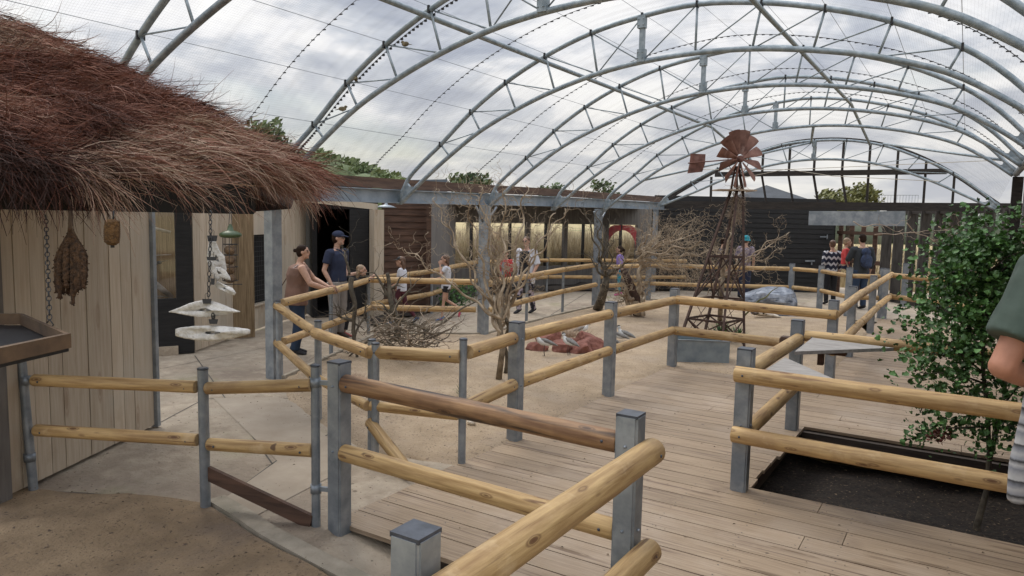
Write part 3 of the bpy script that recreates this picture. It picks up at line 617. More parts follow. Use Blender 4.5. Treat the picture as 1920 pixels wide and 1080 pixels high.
for p in UN:
    b = MB(); b.tube([(p[0], -.5, p[1]+.03), (p[0], 8, p[1]+.03), (p[0], 15.6, p[1]+.03)], .003, 4); b.build('wire', m_galv, net)
# birds on arch
def bird_small(loc, rz, lab, s=1):
    b = MB(); b.ell((0, 0, .035), (.055, .028, .030)); b.ell((.045, 0, .062), (.022, .018, .018)); b.tube([(.06, 0, .062), (.078, 0, .058)], [.006, .001], 6); b.tube([(-.045, 0, .03), (-.10, 0, .018)], [(.014, .006), (.010, .003)], 6)
    for y in (-.01, .01): b.tube([(.005, y, .012), (.008, y, -.008)], .002, 4)
    for i, v in enumerate(b.v): b.v[i] = (v[0]*s, v[1]*s, v[2]*s)
    o = b.build('small_bird', mat('finch', (.10, .08, .045), (.26, .21, .12), 25, .8)); o.location = loc; o.rotation_euler = (0, 0, rz)
    tag(o, lab, 'bird', 'small birds on the roof arch')
P1 = V3(-5.30, 6, 3.82); 
for px, py, lab, rz in ((760, 88, 'highest of the three small brown birds perched on the arch brace', PI), (667, 153, 'middle one of the three small brown birds perched on the arch', 2.2), (642, 209, 'lowest of the three small brown birds perched on the arch', .5)):
    bird_small(gy(px, py, 6.0), rz, lab, .85)
# ================================================================= LEFT GALLERY
ga_ = thing('gallery_frame', (-7.3, 12, 0), 'galvanised steel columns and beam carrying the left ends of the arches', 'steel frame')
for (x, y, zz) in ((-7.38, 6.08, 2.25), (-7.25, 10.6, 2.3), (-7.6, 16.0, 2.35)):
    b = MB(); b.box((x, y, zz/2-.1), (.15, .15, zz+.2)); b.build('column', m_galv, ga_)
b = MB(); b.box((-7.75, 20.2, 1.2), (.12, .12, 2.5)); b.build('column', m_galv, ga_)
b = MB()
pts = [(-7.38, 2.6, 2.24), (-7.38, 8.6, 2.29), (-7.38, 13.4, 2.36), (-7.42, 19.9, 2.42)]
for i in range(3): 
    a, c_ = V3(*pts[i]), V3(*pts[i+1]); b.bar(a+V3(0, 0, .09), c_+V3(0, 0, .09), .07, .20); b.bar(a+V3(.045, 0, .185), c_+V3(.045, 0, .185), .10, .012); b.bar(a+V3(.045, 0, -.005), c_+V3(.045, 0, -.005), .10, .012)
b.build('beam', m_steelbeam, ga_)
b = MB()
for i in range(3):
    a, c_ = V3(*pts[i])+V3(-.04, 0, .28), V3(*pts[i+1])+V3(-.04, 0, .28); b.bar(a, c_, .06, .15)
b.build('fascia_board', m_fascia, ga_)
b = MB()
for (x, y, s_) in ((-7.25, 10.6, 1), (-7.6, 16.0, 1)):
    for s2 in (-1, 1): b.tube([(x, y+s2*.05, 2.0), (x+.03, y+s2*.32, 2.28)], .02, 6)
b.build('column_bracket', m_galv, ga_)
b = MB(); b.prism([(-10.6, 9.9), (-10.9, 16.0), (-8.0, 20.9), (-9.5, 23.2), (-12.6, 16.4), (-12.1, 9.9)], 2.50, 2.56); 
tag(b.build('gallery_roof', m_brownwood), 'low flat brown roof over the left gallery behind the steel beam', 'roof')
# gallery walls with windows
A0, A1 = V3(-12.18, 16.3, 0), V3(-9.52, 23.33, 0)
gw = thing('gallery_wall', A0, 'grey boarded gallery wall with a band of large windows onto the reed field', 'wall')
pxs = [850, 880, 907, 938, 985, 1037, 1095, 1150, 1190]
def on_wall(px):
    d = ray(px, 480); n = V3(A1.y-A0.y, -(A1.x-A0.x), 0); t_ = A0.dot(n)/(d.x*n.x+d.y*n.y); return V3(t_*d.x, t_*d.y, 0)
wl, wr = on_wall(835), on_wall(1262)
zb_, zt_ = .62, 1.93
b = MB(); b.wall(wl, wr, -.05, zb_, .12); b.wall(wl, wr, zt_, 2.62, .12); b.wall(wl, on_wall(851), zb_, zt_, .12); b.wall(on_wall(1191), wr, zb_, zt_, .12); b.build('wall_panel', m_greywall, gw)
prev = 851
cuts = [851, 883, 910, 955, 988, 1022, 1058, 1092, 1135, 1162, 1191]
m_glass = bpy.data.materials.new('window_glass'); m_glass.use_nodes = True; t = m_glass.node_tree; t.nodes.clear()
o_ = N(t, 'ShaderNodeOutputMaterial'); mx = N(t, 'ShaderNodeMixShader'); mx.inputs[0].default_value = .06; tr = N(t, 'ShaderNodeBsdfTransparent'); gl = N(t, 'ShaderNodeBsdfGlossy'); gl.inputs['Roughness'].default_value = .05
t.links.new(tr.outputs[0], mx.inputs[1]); t.links.new(gl.outputs[0], mx.inputs[2]); t.links.new(mx.outputs[0], o_.inputs[0])
for i in range(len(cuts)-1):
    a, c_ = on_wall(cuts[i]), on_wall(cuts[i+1]); thick = i % 2 == 1
    b = MB(); w_ = .16 if thick else .05; b.wall(c_-(wr-wl).normalized()*w_/2, c_+(wr-wl).normalized()*w_/2, zb_, zt_, .10); 
    if i < len(cuts)-2: b.build('window_post', m_greywall if thick else m_black, gw)
    g = MB(); g.wall(a, c_, zb_, zt_, .006); k = g.build('window', m_glass, gw)
# red crescent artwork in the last window
b = MB(); a, c_ = on_wall(1136), on_wall(1190); ax = (c_-a); nrm = V3(ax.y, -ax.x, 0).normalized()*.04; W_ = ax.length
pts_o = []; n = 16; polyO = [(0, .42*1.3), (0, 1.3), (1, 1.3), (1, .33*1.3)]
inner = [(.5+.5*math.cos(th), .35*1.3+(.52*1.3)*math.sin(th)) for th in [PI*i/n for i in range(n+1)]]
outer = [(1 if i < n/2 else 0, 1.3) if False else (max(0, min(1, .5+.75*math.cos(PI*i/n))), min(1.3, .35*1.3+.95*math.sin(PI*i/n))) for i in range(n+1)]
for i in range(n):
    q = [inner[i], inner[i+1], outer[i+1], outer[i]]
    b.add([a+ax*u_+nrm+V3(0, 0, zb_+v_) for u_, v_ in q], [(0, 1, 2, 3)])
b.build('red_arc', plain('red_paint', (.42, .055, .06)), gw)
# dim clapboard wall, posts and doorway building on the left
cb = thing('clapboard_building', (-11, 11, 0), 'dark brown clapboard building with a deep black doorway', 'building')
def pw(px, t_):     # point at px on ray with horizontal distance t_
    d = ray(px, 500); h_ = math.hypot(d.x, d.y); return V3(d.x/h_*t_, d.y/h_*t_, 0)
q0, q1 = pw(716, 15.3), pw(800, 15.9); q2 = pw(850, 19.5)
b = MB()
for z in np.arange(0, 2.6, .14):
    b.tone = rn(0, 1); d = (q1-q0); rz = math.atan2(d.y, d.x); c_ = (q0+q1)/2
    M = Matrix.Rotation(rz, 3, 'Z') @ Matrix.Rotation(-.12, 3, 'X'); b.box((c_.x, c_.y, z+.07), (d.length, .02, .15), M=M)
b.build('clapboards', m_brownwood, cb)
b = MB(); b.wall(q1+V3(.03, .03, 0), q2, -.05, 2.7, .1); b.build('side_wall', m_greywall, cb)
b = MB(); b.wall(pw(799, 15.7), pw(808, 15.7), 0, 2.6, .14); b.build('corner_post', m_brownwood, cb)
# doorway box (recess) with post and canopy
o0, o1 = pw(590, 15.0), pw(697, 15.25)
b = MB(); dd = (o1-o0).normalized(); bk = V3(-dd.y, dd.x, 0)*2.5
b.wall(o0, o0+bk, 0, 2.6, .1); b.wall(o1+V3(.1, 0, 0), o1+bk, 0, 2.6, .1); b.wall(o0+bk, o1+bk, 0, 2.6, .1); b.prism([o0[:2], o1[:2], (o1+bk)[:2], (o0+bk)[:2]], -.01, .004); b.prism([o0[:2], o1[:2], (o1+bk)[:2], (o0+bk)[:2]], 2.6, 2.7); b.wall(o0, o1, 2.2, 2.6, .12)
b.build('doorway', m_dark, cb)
e0, e1 = pw(655, 15.1), pw(690, 15.2)
b = MB(); b.wall(e0, e1, 0, 2.2, .08); b.build('black_door', m_doorblack, cb)
b = MB(); b.wall(pw(697, 15.0), pw(715, 15.1), 0, 2.2, .22); b.build('door_post', m_ply, cb)
b = MB(); s0, s1 = cp(560, 372, 12.4), cp(707, 388, 12.6); b.bar(s0, s1, .5, .10); b.build('door_canopy', m_ply, cb)
tag((lambda bb: (bb.lathe(cp(724, 389, 13), [(.02, .10), (.03, .05), (.12, .03), (.19, 0), (.18, -.005), (.02, .0)], 18), bb.build('dome_lamp', m_galv))[1])(MB()), 'small grey dish lamp under the steel beam beside the doorway', 'lamp')
# board walls of the left hut: built board by board
def boards(parent, p0, p1, z0, z1, w, name='boards', th=.03, m=m_ply):
    b = MB(); p0, p1 = Vector((*p0[:2], 0)), Vector((*p1[:2], 0)); d = p1-p0; n = max(1, round(d.length/w)); rz = math.atan2(d.y, d.x)
    for i in range(n):
        c_ = p0+d*((i+.5)/n); b.tone = rn(0, 1); off = V3(-math.sin(rz), math.cos(rz), 0)*rn(-.004, .004)
        b.box((c_.x+off.x, c_.y+off.y, (z0+z1)/2), (d.length/n-.007, th, z1-z0), rz=rz)
    return b.build(name, m, parent)
lw = thing('boarded_wall', (-6.2, 3.2, 0), 'pale vertical larch board wall at the left behind the hanging feeders', 'wall')
w0, w1 = V3(-5.76, 2.36, 0), V3(-6.56, 3.95, 0); ext = w0-(w1-w0)*.02
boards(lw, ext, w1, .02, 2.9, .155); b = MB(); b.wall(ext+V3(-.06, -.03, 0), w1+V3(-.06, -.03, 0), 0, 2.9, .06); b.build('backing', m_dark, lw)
b = MB(); b.wall(w0+(w0-w1).normalized()*.04, w0+(w0-w1).normalized()*.22, 0, 2.9, .12); b.build('corner_post', m_greywall, lw)
b = MB(); b.wall(w1+(w1-w0).normalized()*.0, w1+(w1-w0).normalized()*.05, 0, 2.9, .09); b.build('steel_edge', m_galv, lw)
# second hut with window, and dark viewing bay
hw = thing('boarded_hut', (-10.2, 7.6, 0), 'pale board clad hut with a small square window behind the steel column', 'hut')
h0, h1, h2 = V3(-9.63, 6.47, 0), V3(-10.82, 8.75, 0), V3(-11.4, 10.2, 0)
u01 = (h1-h0); 
def hp(px):
    d = ray(px, 560); n = V3(u01.y, -u01.x, 0); t_ = h0.dot(n)/(d.x*n.x+d.y*n.y); return V3(t_*d.x, t_*d.y, 0)
wa, wb_ = hp(463), hp(512); zwb, zwt = zat(480, 570, *hp(480)[:2]), zat(480, 440, *hp(480)[:2])
boards(hw, h0, wa, .02, 2.8, .2); boards(hw, wa, wb_, .02, zwb, .2); boards(hw, wa, wb_, zwt, 2.8, .2); boards(hw, wb_, h2, .02, 2.8, .2)
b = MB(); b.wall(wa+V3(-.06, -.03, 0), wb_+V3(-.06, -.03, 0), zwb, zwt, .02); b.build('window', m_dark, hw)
b = MB()
for i in range(14):
    z = zwb+(zwt-zwb)*(i+.5)/14; b.wall(wa+V3(-.03, -.015, 0), wb_+V3(-.03, -.015, 0), z, z+.006, .004)
for i in range(12):
    c_ = wa.lerp(wb_, (i+.5)/12)+V3(-.03, -.015, 0); b.box((c_.x, c_.y, (zwb+zwt)/2), (.005, .005, zwt-zwb))
b.build('mesh_screen', plain('screen_wire', (.05, .05, .05)), hw)
b = MB(); b.wall(wa, wb_, zwb-.03, zwb, .1); b.build('sill', m_ply, hw)
bay = thing('viewing_bay', (-9.8, 6.2, 0), 'black framed viewing bay with a large glass pane and a straw screen inside', 'viewing window')
def bp_(px, yy=None):
    k0, k1 = V3(-11.2, 3.4, 0), V3(-9.64, 6.45, 0); d = ray(px, 560); n = V3((k1-k0).y, -(k1-k0).x, 0); t_ = k0.dot(n)/(d.x*n.x+d.y*n.y); return V3(t_*d.x, t_*d.y, 0)
c0, c1, c2, c3 = V3(-11.2, 3.4, 0), bp_(284), bp_(331), bp_(362)
zb2, zt2 = zat(310, 560, *bp_(310)[:2]), zat(310, 408, *bp_(310)[:2])+.15
b = MB(); b.wall(c2, c3, 0, 2.9, .1); b.wall(c0, c2, .12, zb2, .1); b.wall(c0, c2, zt2, 2.9, .1); b.build('frame', m_doorblack, bay)
b = MB(); b.wall(c0, c2, -.02, .12, .16); b.build('plinth', m_conc, bay)
g = MB(); g.wall(c0, c2, zb2, zt2, .01); g.build('glass', m_glass, bay)
nn_ = V3(-(c2-c0).y, (c2-c0).x, 0).normalized()
if nn_.dot(CF) < 0: nn_ = -nn_
b = MB(); b.wall(c0+nn_*1.0-(c2-c0)*.3, c2+nn_*1.0+(c2-c0)*.4, 0, 2.9, .03); b.build('straw_screen', mat('straw', (.14, .095, .05), (.30, .22, .13), 5, .9, stretch=(16, 16, .6)), bay)
b = MB()
for (a, c_, r_) in (((286, 425), (330, 436), .022), ((286, 555), (322, 556), .01), ((284, 520), (330, 558), .04), ((286, 480), (330, 477), .008)):
    p_, q_ = bp_(a[0])+nn_*.5, bp_(c_[0])+nn_*.5; b.tube([(p_.x, p_.y, zat(*a, p_.x, p_.y)), (q_.x, q_.y, zat(*c_, q_.x, q_.y))], r_, 7)
b.build('perch', mat('bleached_wood', (.22, .2, .17), (.4, .37, .33), 8), bay)
o = bp_(306)+nn_*.45; zz = zat(306, 492, o.x, o.y)
b = MB(); dd_ = (c2-c0).normalized(); b.ell(o+V3(0, 0, zz), (.05, .03, .025)); b.tube([o+V3(0, 0, zz), o-dd_*.12+V3(0, 0, zz-.09)], [(.02, .01), (.012, .004)], 6); b.tube([o+dd_*.02+V3(0, 0, zz+.01), o+dd_*.12+V3(0, 0, zz+.03)], [(.03, .008), (.01, .003)], 6)
tag(b.build('window_bird_decal', m_black), 'small black bird silhouette in the viewing bay window', 'bird')
# grey roof slope behind thatch
b = MB(); P4 = [cp(240, 152, 8.6), cp(600, 362, 7.9), cp(560, 362, 9.5), cp(240, 190, 10)]
b.add([p for p in P4]+[p-V3(0, 0, .1) for p in P4], [(0, 1, 2, 3), (7, 6, 5, 4), (0, 4, 5, 1), (1, 5, 6, 2), (2, 6, 7, 3), (3, 7, 4, 0)])
tag(b.build('netted_roof', m_roofgrey), 'grey sloping roof edge just behind the thatch', 'roof')
# ================================================================= FAR END
sh = thing('black_shed', (-5, 22.8, 0), 'black horizontally boarded shed with strap hinged door at the far end', 'shed')
s0, s1 = V3(-8.0, 20.71, 0), V3(-3.45, 24.0, 0); d = s1-s0; rz = math.atan2(d.y, d.x)
b = MB()
for z in np.arange(.0, 2.7, .15):
    b.tone = rn(0, 1); c_ = (s0+s1)/2; M = Matrix.Rotation(rz, 3, 'Z') @ Matrix.Rotation(-.1, 3, 'X'); b.box((c_.x, c_.y, z+.075), (d.length, .03, .16), M=M)
b.build('wall', m_doorblack, sh)
b = MB(); b.wall(s0+V3(-.1, .1, 0), s1+V3(-.1, .1, 0), 0, 2.75, .05); b.wall(s1, s1+V3(-1.2, 1.8, 0), 0, 2.75, .1); b.build('core', m_dark, sh)
def sp(px, py):
    dr = ray(px, py); n = V3(d.y, -d.x, 0); t_ = s0.dot(n)/(dr.x*n.x+dr.y*n.y); return V3(t_*dr.x, t_*dr.y, H+t_*dr.z)+V3(n.x, n.y, 0).normalized()*.06
b = MB(); p_ = sp(1549, 444); b.bar(sp(1536, 444), sp(1549, 444), .01, .03); b.box(p_, (.02, .03, .14), rz=rz); b.build('hinge', m_galv, sh)
b = MB(); b.bar(sp(1508, 489), sp(1526, 489), .02, .05); b.box(sp(1520, 494), (.03, .03, .08), rz=rz); b.build('bolt', m_galv, sh)
b = MB(); b.bar(sp(1536, 535), sp(1549, 535), .01, .03); b.box(sp(1549, 535), (.02, .03, .14), rz=rz); b.build('hinge', m_galv, sh)
# timber gable
GY = 20.0
gt = thing('timber_gable', (-3.3, GY, 0), 'black timber gable frame with curved top closing the far end of the net tunnel', 'timber frame')
GP = spline([(-7.75, 2.5), (-6.7, 3.12), (-5.9, 3.55), (-5.0, 3.93), (-4.1, 4.18), (-3.3, 4.25), (-2.5, 4.2), (-1.7, 4.02), (-1.0, 3.72), (-.3, 3.3), (.35, 2.8), (.75, 2.5)], 4)
b = MB()
for a, c_ in zip(GP[:-1], GP[1:]): b.bar((a.x, GY+.06, a.y), (c_.x, GY+.06, c_.y), .09, .10, up=(0, 1, 0))
b.build('curved_rib', m_blackwood, gt)
b = MB(); b.box((-3.25, GY+.02, 3.40), (5.5, .09, .13)); b.build('collar_beam', m_blackwood, gt)
b = MB(); b.box((-3.4, GY, 2.56), (8.9, .14, .20)); b.build('tie_beam', m_blackwood, gt)
def gtop(x):
    for a, c_ in zip(GP[:-1], GP[1:]):
        if a.x <= x <= c_.x: return a.y+(c_.y-a.y)*(x-a.x)/(c_.x-a.x)
    return 2.5
for px in (1333, 1386, 1428, 1478, 1525, 1578, 1628, 1681, 1735, 1790):
    x = gy(px, 325, GY).x
    if gtop(x) > 3.45: b = MB(); b.bar((x, GY+.06, 3.46), (x, GY+.06, gtop(x)), .055, .055); b.build('stud', m_blackwood, gt)
    b = MB(); sl_ = .0 if px > 1600 or px < 1340 else .14; b.bar((x, GY+.06, min(3.34, gtop(x))), (x+sl_, GY+.1, 2.64), .055, .055); b.build('stud', m_blackwood, gt)
b = MB(); a, c_ = gy(1517, 409, GY-.1), gy(1697, 410, GY-.1); b.bar(a, c_, .12, .36); b.build('steel_lintel', m_galv, gt)
m_slat = mat('weathered_slat', (.03, .026, .024), (.075, .068, .062), 4, .85, stretch=(4, 4, .6))
# louvred screen at right
P0, P1 = V3(-1.9, 22.9, 0), V3(1.4, 18.0, 0)
sc = thing('slatted_screen', (0, 20.5, 0), 'tall dark slatted timber screen at the far right of the deck', 'screen')
for k_, off in ((0, 0), ):
    for i in range(11):
        c_ = P0.lerp(P1, i/10); b = MB(); b.box((c_.x, c_.y, 1.25), (.055, .26, 2.5), rz=-1.15+.04*i); b.build('slat', m_slat, sc)
b = MB(); b.wall(P0, P1, 0, .14, .08); b.build('sill', m_blackwood, sc)
b = MB(); b.wall(P0, P1, 2.42, 2.54, .12); b.build('head_beam', m_blackwood, sc)
b = MB(); 
for i in range(5):
    c_ = V3(-3.3, 24.4, 0).lerp(V3(-1.9, 23.2, 0), i/4); b.box((c_.x, c_.y, 1.2), (.12, .12, 2.6))
b.bar((-3.4, 24.4, 1.0), (-1.9, 23.1, 1.0), .06, .12); b.bar((-3.4, 24.4, 1.85), (-1.9, 23.1, 1.85), .05, .10)
tag(b.build('timber_posts', m_brownwood), 'brown timber posts and ledge at the open viewpoint where the family stands', 'viewpoint frame')
b = MB(); b.box((.72, 9, 1.6), (.1, 13.0, 3.4)); 
rb = thing('right_building', (.9, 9, 0), 'brown boarded building edge at the extreme right', 'building'); b.v = [(v[0]+.12, v[1], v[2]) for v in b.v]; b.build('wall', m_brownwood, rb)
b = MB(); b.box((.70, 15.6, 1.45), (.16, .16, 3.1)); b.build('post', m_blackwood, rb)
b = MB(); b.box((.80, 15.0, 1.45), (.05, .12, 3.0)); b.build('downpipe', m_galv, rb)
b = MB(); b.tube([(.66, -1, 3.05), (.66, 15.6, 3.05)], .05, 8); b.build('eaves_tube', m_galv, rb)
# ropes
b = MB()
for (a, c_) in (((1290, 318), (1475, 318)), ((1475, 318), (1880, 300))):
    b.tube([gy(*a, 18), gy(*c_, 18)], .007, 5)
b.tube([gy(1395, 333, 18), gy(1474, 317, 18), gy(1560, 330, 18), gy(1760, 340, 18)], .007, 5)
tag(b.build('rope', plain('pale_rope', (.5, .46, .38))), 'thin pale rope strung across the far end under the gable', 'rope')
# ================================================================= BEYOND
def leafcloud(b, c, rad, n, size, seed=0, clump=3.0, thr=-.05):
    k = 0; tries = 0
    while k < n and tries < n*6:
        tries += 1
        v = Vector(rng.normal(size=3)); v.normalize(); v *= rng.random()**.4
        if noise.noise(v*clump+Vector((seed, 0, 0))) < thr: continue
        p = Vector((c[0]+v.x*rad[0], c[1]+v.y*rad[1], c[2]+v.z*rad[2])); k += 1
        a = Vector(rng.normal(size=3)).normalized(); q = a.orthogonal().normalized(); s_ = size*rng.uniform(.6, 1.3); b.tone = rng.random()
        r2 = a.cross(q)
        b.add([p-q*s_, p+r2*s_*.55, p+q*s_, p-r2*s_*.55], [(0, 1, 2, 3)])
def fartree(px, base, top, width, d, lab, m=m_leaf2, n=1500, sz=.12, name='tree', cat='tree', group='trees beyond the roof'):
    bpx = cp(px, base, d); tpx = cp(px, top, d); g_ = V3(bpx.x, bpx.y, -.4); t_ = thing(name, g_, lab, cat, group)
    hh = tpx.z; wr_ = width/F*d/2; cz = (bpx.z+tpx.z)/2
    b = MB(); b.tube([g_, V3(g_.x, g_.y, cz*.6), V3(g_.x+.1, g_.y, cz)], [.16, .12, .05], 7)
    for i in range(9):
        a = rng.uniform(0, 2*PI); e = V3(g_.x+math.cos(a)*wr_*.8, g_.y+math.sin(a)*wr_*.8, rn(cz*.8, hh*.97)); b.tube([V3(g_.x, g_.y, cz*rn(.5, .8)), (V3(g_.x, g_.y, cz)+e)/2, e], [.06, .035, .01], 5)
    b.build('trunk', m_barkdark, t_)
    b = MB()
    for i in range(24):
        a = rng.uniform(0, 2*PI); rr = wr_*.85*rng.random()**.6; zc_ = rng.uniform(bpx.z+.15*(tpx.z-bpx.z), tpx.z-.2*(tpx.z-bpx.z)); q = math.sqrt(max(.05, 1-((zc_-cz)/(hh-cz+.01))**2))
        leafcloud(b, (g_.x+math.cos(a)*rr*q, g_.y+math.sin(a)*rr*q, zc_), (wr_*.42, wr_*.42, (tpx.z-bpx.z)*.24), n//20, sz, i, 3.0, -.25)
    b.build('crown', m, t_)
fartree(496, 330, 225, 100, 16, 'leafy green tree showing above the grey roof beyond the thatch', m_leaf2, 1500, .07)
fartree(525, 340, 262, 60, 18, 'smaller leafy tree right of the green one above the thatch', m_leaf2, 800, .07)
fartree(880, 375, 322, 80, 30, 'grey green bush above the gallery roof, left of the others', m_leaf2, 700, .12)
fartree(1030, 380, 342, 60, 32, 'thin sparse bush above the gallery roof, middle of the row', m_leaf2, 300, .10)
fartree(1128, 380, 335, 60, 32, 'thin sparse bush above the gallery roof, right of the row', m_leaf2, 350, .10)
fartree(1592, 405, 344, 108, 38, 'round yellow green tree seen through the timber gable', m_leafy, 2600, .13)
# wooded hill at left: a far-off wood that reads as one mass
b = MB()
for i in range(60):
    px = rn(480, 735); tp = 286+max(0, (px-600))*.30+rn(-3, 5); d = rn(60, 75); c_ = cp(px, tp+14, d)
    leafcloud(b, (c_.x, c_.y, c_.z-.5), (2.2, 2.2, 1.4), 130, .30, i); b.tone = .2
    b.ell((c_.x, c_.y, c_.z-2.2), (2.6, 2.6, 2.4), nu=9, nv=6)
o = b.build('wooded_hill', m_leaf2); o['kind'] = 'stuff'; o.data.materials[0] = mat('wood_green', (.09, .13, .055), (.17, .21, .09), .8, .8, tone=.3); o['label'] = 'dense green wood on a low hill beyond the left roofline'; o['category'] = 'wood'
b = MB()
for i in range(90):
    px = rn(1500, 2050); d = rn(95, 120); c_ = cp(px, 410+rn(-6, 2), d)
    leafcloud(b, (c_.x, c_.y, c_.z-1.5), (3, 3, 2.6), 60, .55, i); b.tone = .15; b.ell((c_.x, c_.y, c_.z-2.5), (3, 3, 2.5), nu=8, nv=5)
o = b.build('treeline', mat('far_hedge', (.10, .125, .09), (.16, .18, .13), .6, .9, tone=.25)); o['kind'] = 'stuff'; o['label'] = 'distant dark treeline behind the field at the right'; o['category'] = 'wood'
# far shed roof with dark hips
fr = thing('distant_barn', cp(1445, 380, 34), 'distant barn with a dark grey hipped roof seen through the gable', 'building')
b = MB(); A = cp(1437, 347, 34); Bl, Br = cp(1345, 388, 31), cp(1560, 388, 31); Bb = cp(1500, 384, 42); Bc = cp(1330, 384, 42)
b.add([A, Bl, Br, Bb, Bc], [(0, 1, 2), (0, 2, 3), (0, 3, 4), (0, 4, 1), (1, 4, 3, 2)]); b.build('roof', mat('dark_slate', (.035, .04, .046), (.06, .068, .078), 2), fr)
b = MB(); b.prism([(p.x, p.y) for p in (Bl, Br, Bb, Bc)], -.4, Bl.z-.02); b.build('wall', m_doorblack, fr)
b = MB(); A2 = cp(1425, 353, 38); b.add([A2, cp(1318, 384, 36), cp(1440, 384, 36), cp(1440, 384, 46), cp(1330, 384, 46)], [(0, 1, 2), (0, 2, 3), (0, 3, 4), (0, 4, 1)]); b.build('lower_roof', mat('pale_roof', (.32, .35, .39), (.42, .45, .49), 2), fr)
b = MB(); P_ = [cp(735, 338, 14), cp(838, 336, 14.6), cp(838, 352, 14.6), cp(735, 352, 14)]; b.add(P_+[p+CF*.5 for p in P_], [(0, 1, 2, 3), (4, 7, 6, 5), (0, 4, 5, 1), (1, 5, 6, 2), (0, 3, 7, 4), (2, 6, 7, 3)])
tag(b.build('roof_hatch', m_roofgrey), 'low grey roof box behind the brown fascia', 'roof box')
# far cage top
b = MB(); c_ = [cp(1648, 366, 30), cp(1722, 366, 30)]
for i in range(14): p = c_[0].lerp(c_[1], i/13); b.bar(p, p-V3(0, 0, .55), .012)
b.bar(c_[0], c_[1], .02); b.bar(c_[0]-V3(0, 0, .55), c_[1]-V3(0, 0, .55), .02)
for s_ in (0, 1): b.bar(c_[s_]-V3(0, 0, .5), V3(c_[s_].x, c_[s_].y, -.4), .05)
tag(b.build('wire_cage', m_galv), 'wire cage top standing above the far beam, right of the round tree', 'cage')
# tall dry grass behind the windows and screen
b = MB()
def grass(n, fx, hgt_, w=.012):
    for i in range(n):
        p = fx(); h_ = hgt_*rng.uniform(.6, 1.1); a = rng.uniform(0, 2*PI); l_ = V3(math.cos(a), math.sin(a), 0)*h_*rng.uniform(.08, .45); s_ = V3(-math.sin(a), math.cos(a), 0)*w; b.tone = rng.random()
        m_ = p+V3(0, 0, h_*.6)+l_*.35; e = p+V3(0, 0, h_)+l_
        b.add([p-s_, p+s_, m_+s_*.8, m_-s_*.8, e], [(0, 1, 2, 3), (3, 2, 4)])
wd = (wr-wl).normalized(); wn = V3(-wd.y, wd.x, 0); wn = wn if wn.dot(CF) > 0 else -wn
def f1():
    q = wl+wd*rng.uniform(-2, 10)+wn*(.4+5*rng.random()**1.5); return V3(q.x, q.y, -.43)
grass(26000, f1, 2.1, .010)
def f2():
    return V3(rng.uniform(-8, 10), rng.uniform(27, 46), -.43)
grass(9000, f2, 1.5, .03)
o = b.build('tall_grass', m_grass); o['kind'] = 'stuff'; o['label'] = 'tall straw coloured grass filling the field outside'; o['category'] = 'grass'
# ================================================================= TWISTED DEAD TREES
def curl(b, p, d, L_, r0, r1, amp=.5, wl=.35, n=None, sides=6, target=None):
    p = Vector(p); d = Vector(d).normalized(); st = .035 if r0 < .012 else .05; n = max(4, int(L_/st)); st = L_/n
    ph = rn(0, 6.28); ph2 = rn(0, 6.28); pts = [p.copy()]; dirs = [d.copy()]; w2 = wl*rn(.5, .8)
    for i in range(n):
        t_ = i*st; a = d.orthogonal().normalized(); c_ = d.cross(a)
        q = d+a*(amp*math.sin(2*PI*t_/wl+ph)+amp*.5*math.sin(2*PI*t_/w2+ph2))+c_*(amp*math.cos(2*PI*t_/(wl*1.13)+ph2))
        if target is not None:
            rem = Vector(target)-p; q = (rem.normalized() if rem.length > 1e-3 else d)+(q-d)*min(1, rem.length/.15+.2)
        p = p+q.normalized()*st; pts.append(p.copy()); dirs.append(q.normalized())
    rad = [r0+(r1-r0)*(i/n) for i in range(n+1)]
    b.tube(pts, rad, sides)
    return pts, dirs, rad
def twigs(b, pts, dirs, rad, lvl, nb_, ls, spread=.9, up=.25, amp=.75):
    for k in range(nb_):
        i = rng.integers(len(pts)//4, len(pts)); d = dirs[i]; s_ = Vector(rng.normal(size=3)); s_ = (s_-d*s_.dot(d)).normalized()
        nd = (d*(1-spread*.4)+s_*spread+V3(0, 0, up)).normalized(); l = ls*rng.uniform(.5, 1.2); r = max(.0022, rad[i]*.62)
        q = curl(b, pts[i], nd, l, r, .0016, amp, rn(.16, .3), sides=4 if lvl > 1 else 5)
        if lvl < 3: twigs(b, *q, lvl+1, max(2, nb_//2), ls*.55, spread, up, amp)
def willow(name, base, trunk, limbs, lab, m, nb_=5, ls=.55, rt=.05, amp=.42, up=.25, cat='dead tree'):
    t_ = thing(name, (base[0], base[1], 0), lab, cat, None)
    b = MB(); 
    b.tube([Vector(p) for p in trunk], [rt*(1.25-.45*i/(len(trunk)-1)) for i in range(len(trunk))], 9); tp = Vector(trunk[-1])
    b.build('trunk', m if isinstance(m, bpy.types.Material) else m[0], t_)
    m2 = m if isinstance(m, bpy.types.Material) else m[1]
    for (s_, e, r) in limbs:
        b = MB(); s_ = Vector(s_); e = Vector(e); q = curl(b, s_, e-s_, (e-s_).length*1.12, r, r*.25, amp, rn(.45, .7), sides=7, target=e)
        twigs(b, *q, 1, nb_, ls, up=up); b.build('limb', m2, t_)
    return t_
D1 = 9.2
def q1(px, py, d=D1): return cp(px, py, d)
tr1 = [gz(935, 712), q1(943, 650), q1(936, 605), q1(940, 578)]
lim = []
for px, py, dd_, r in ((875, 375, 9.0, .028), (900, 350, 9.4, .03), (945, 355, 9.1, .028), (988, 350, 9.5, .03), (1040, 400, 9.3, .028), (1060, 395, 9.0, .022), (835, 420, 9.2, .026), (760, 468, 9.0, .024), (812, 372, 9.5, .022), (1008, 440, 9.4, .024)):
    lim.append((q1(938+rn(-5, 5), 585+rn(-8, 8)), q1(px, py, dd_), r))
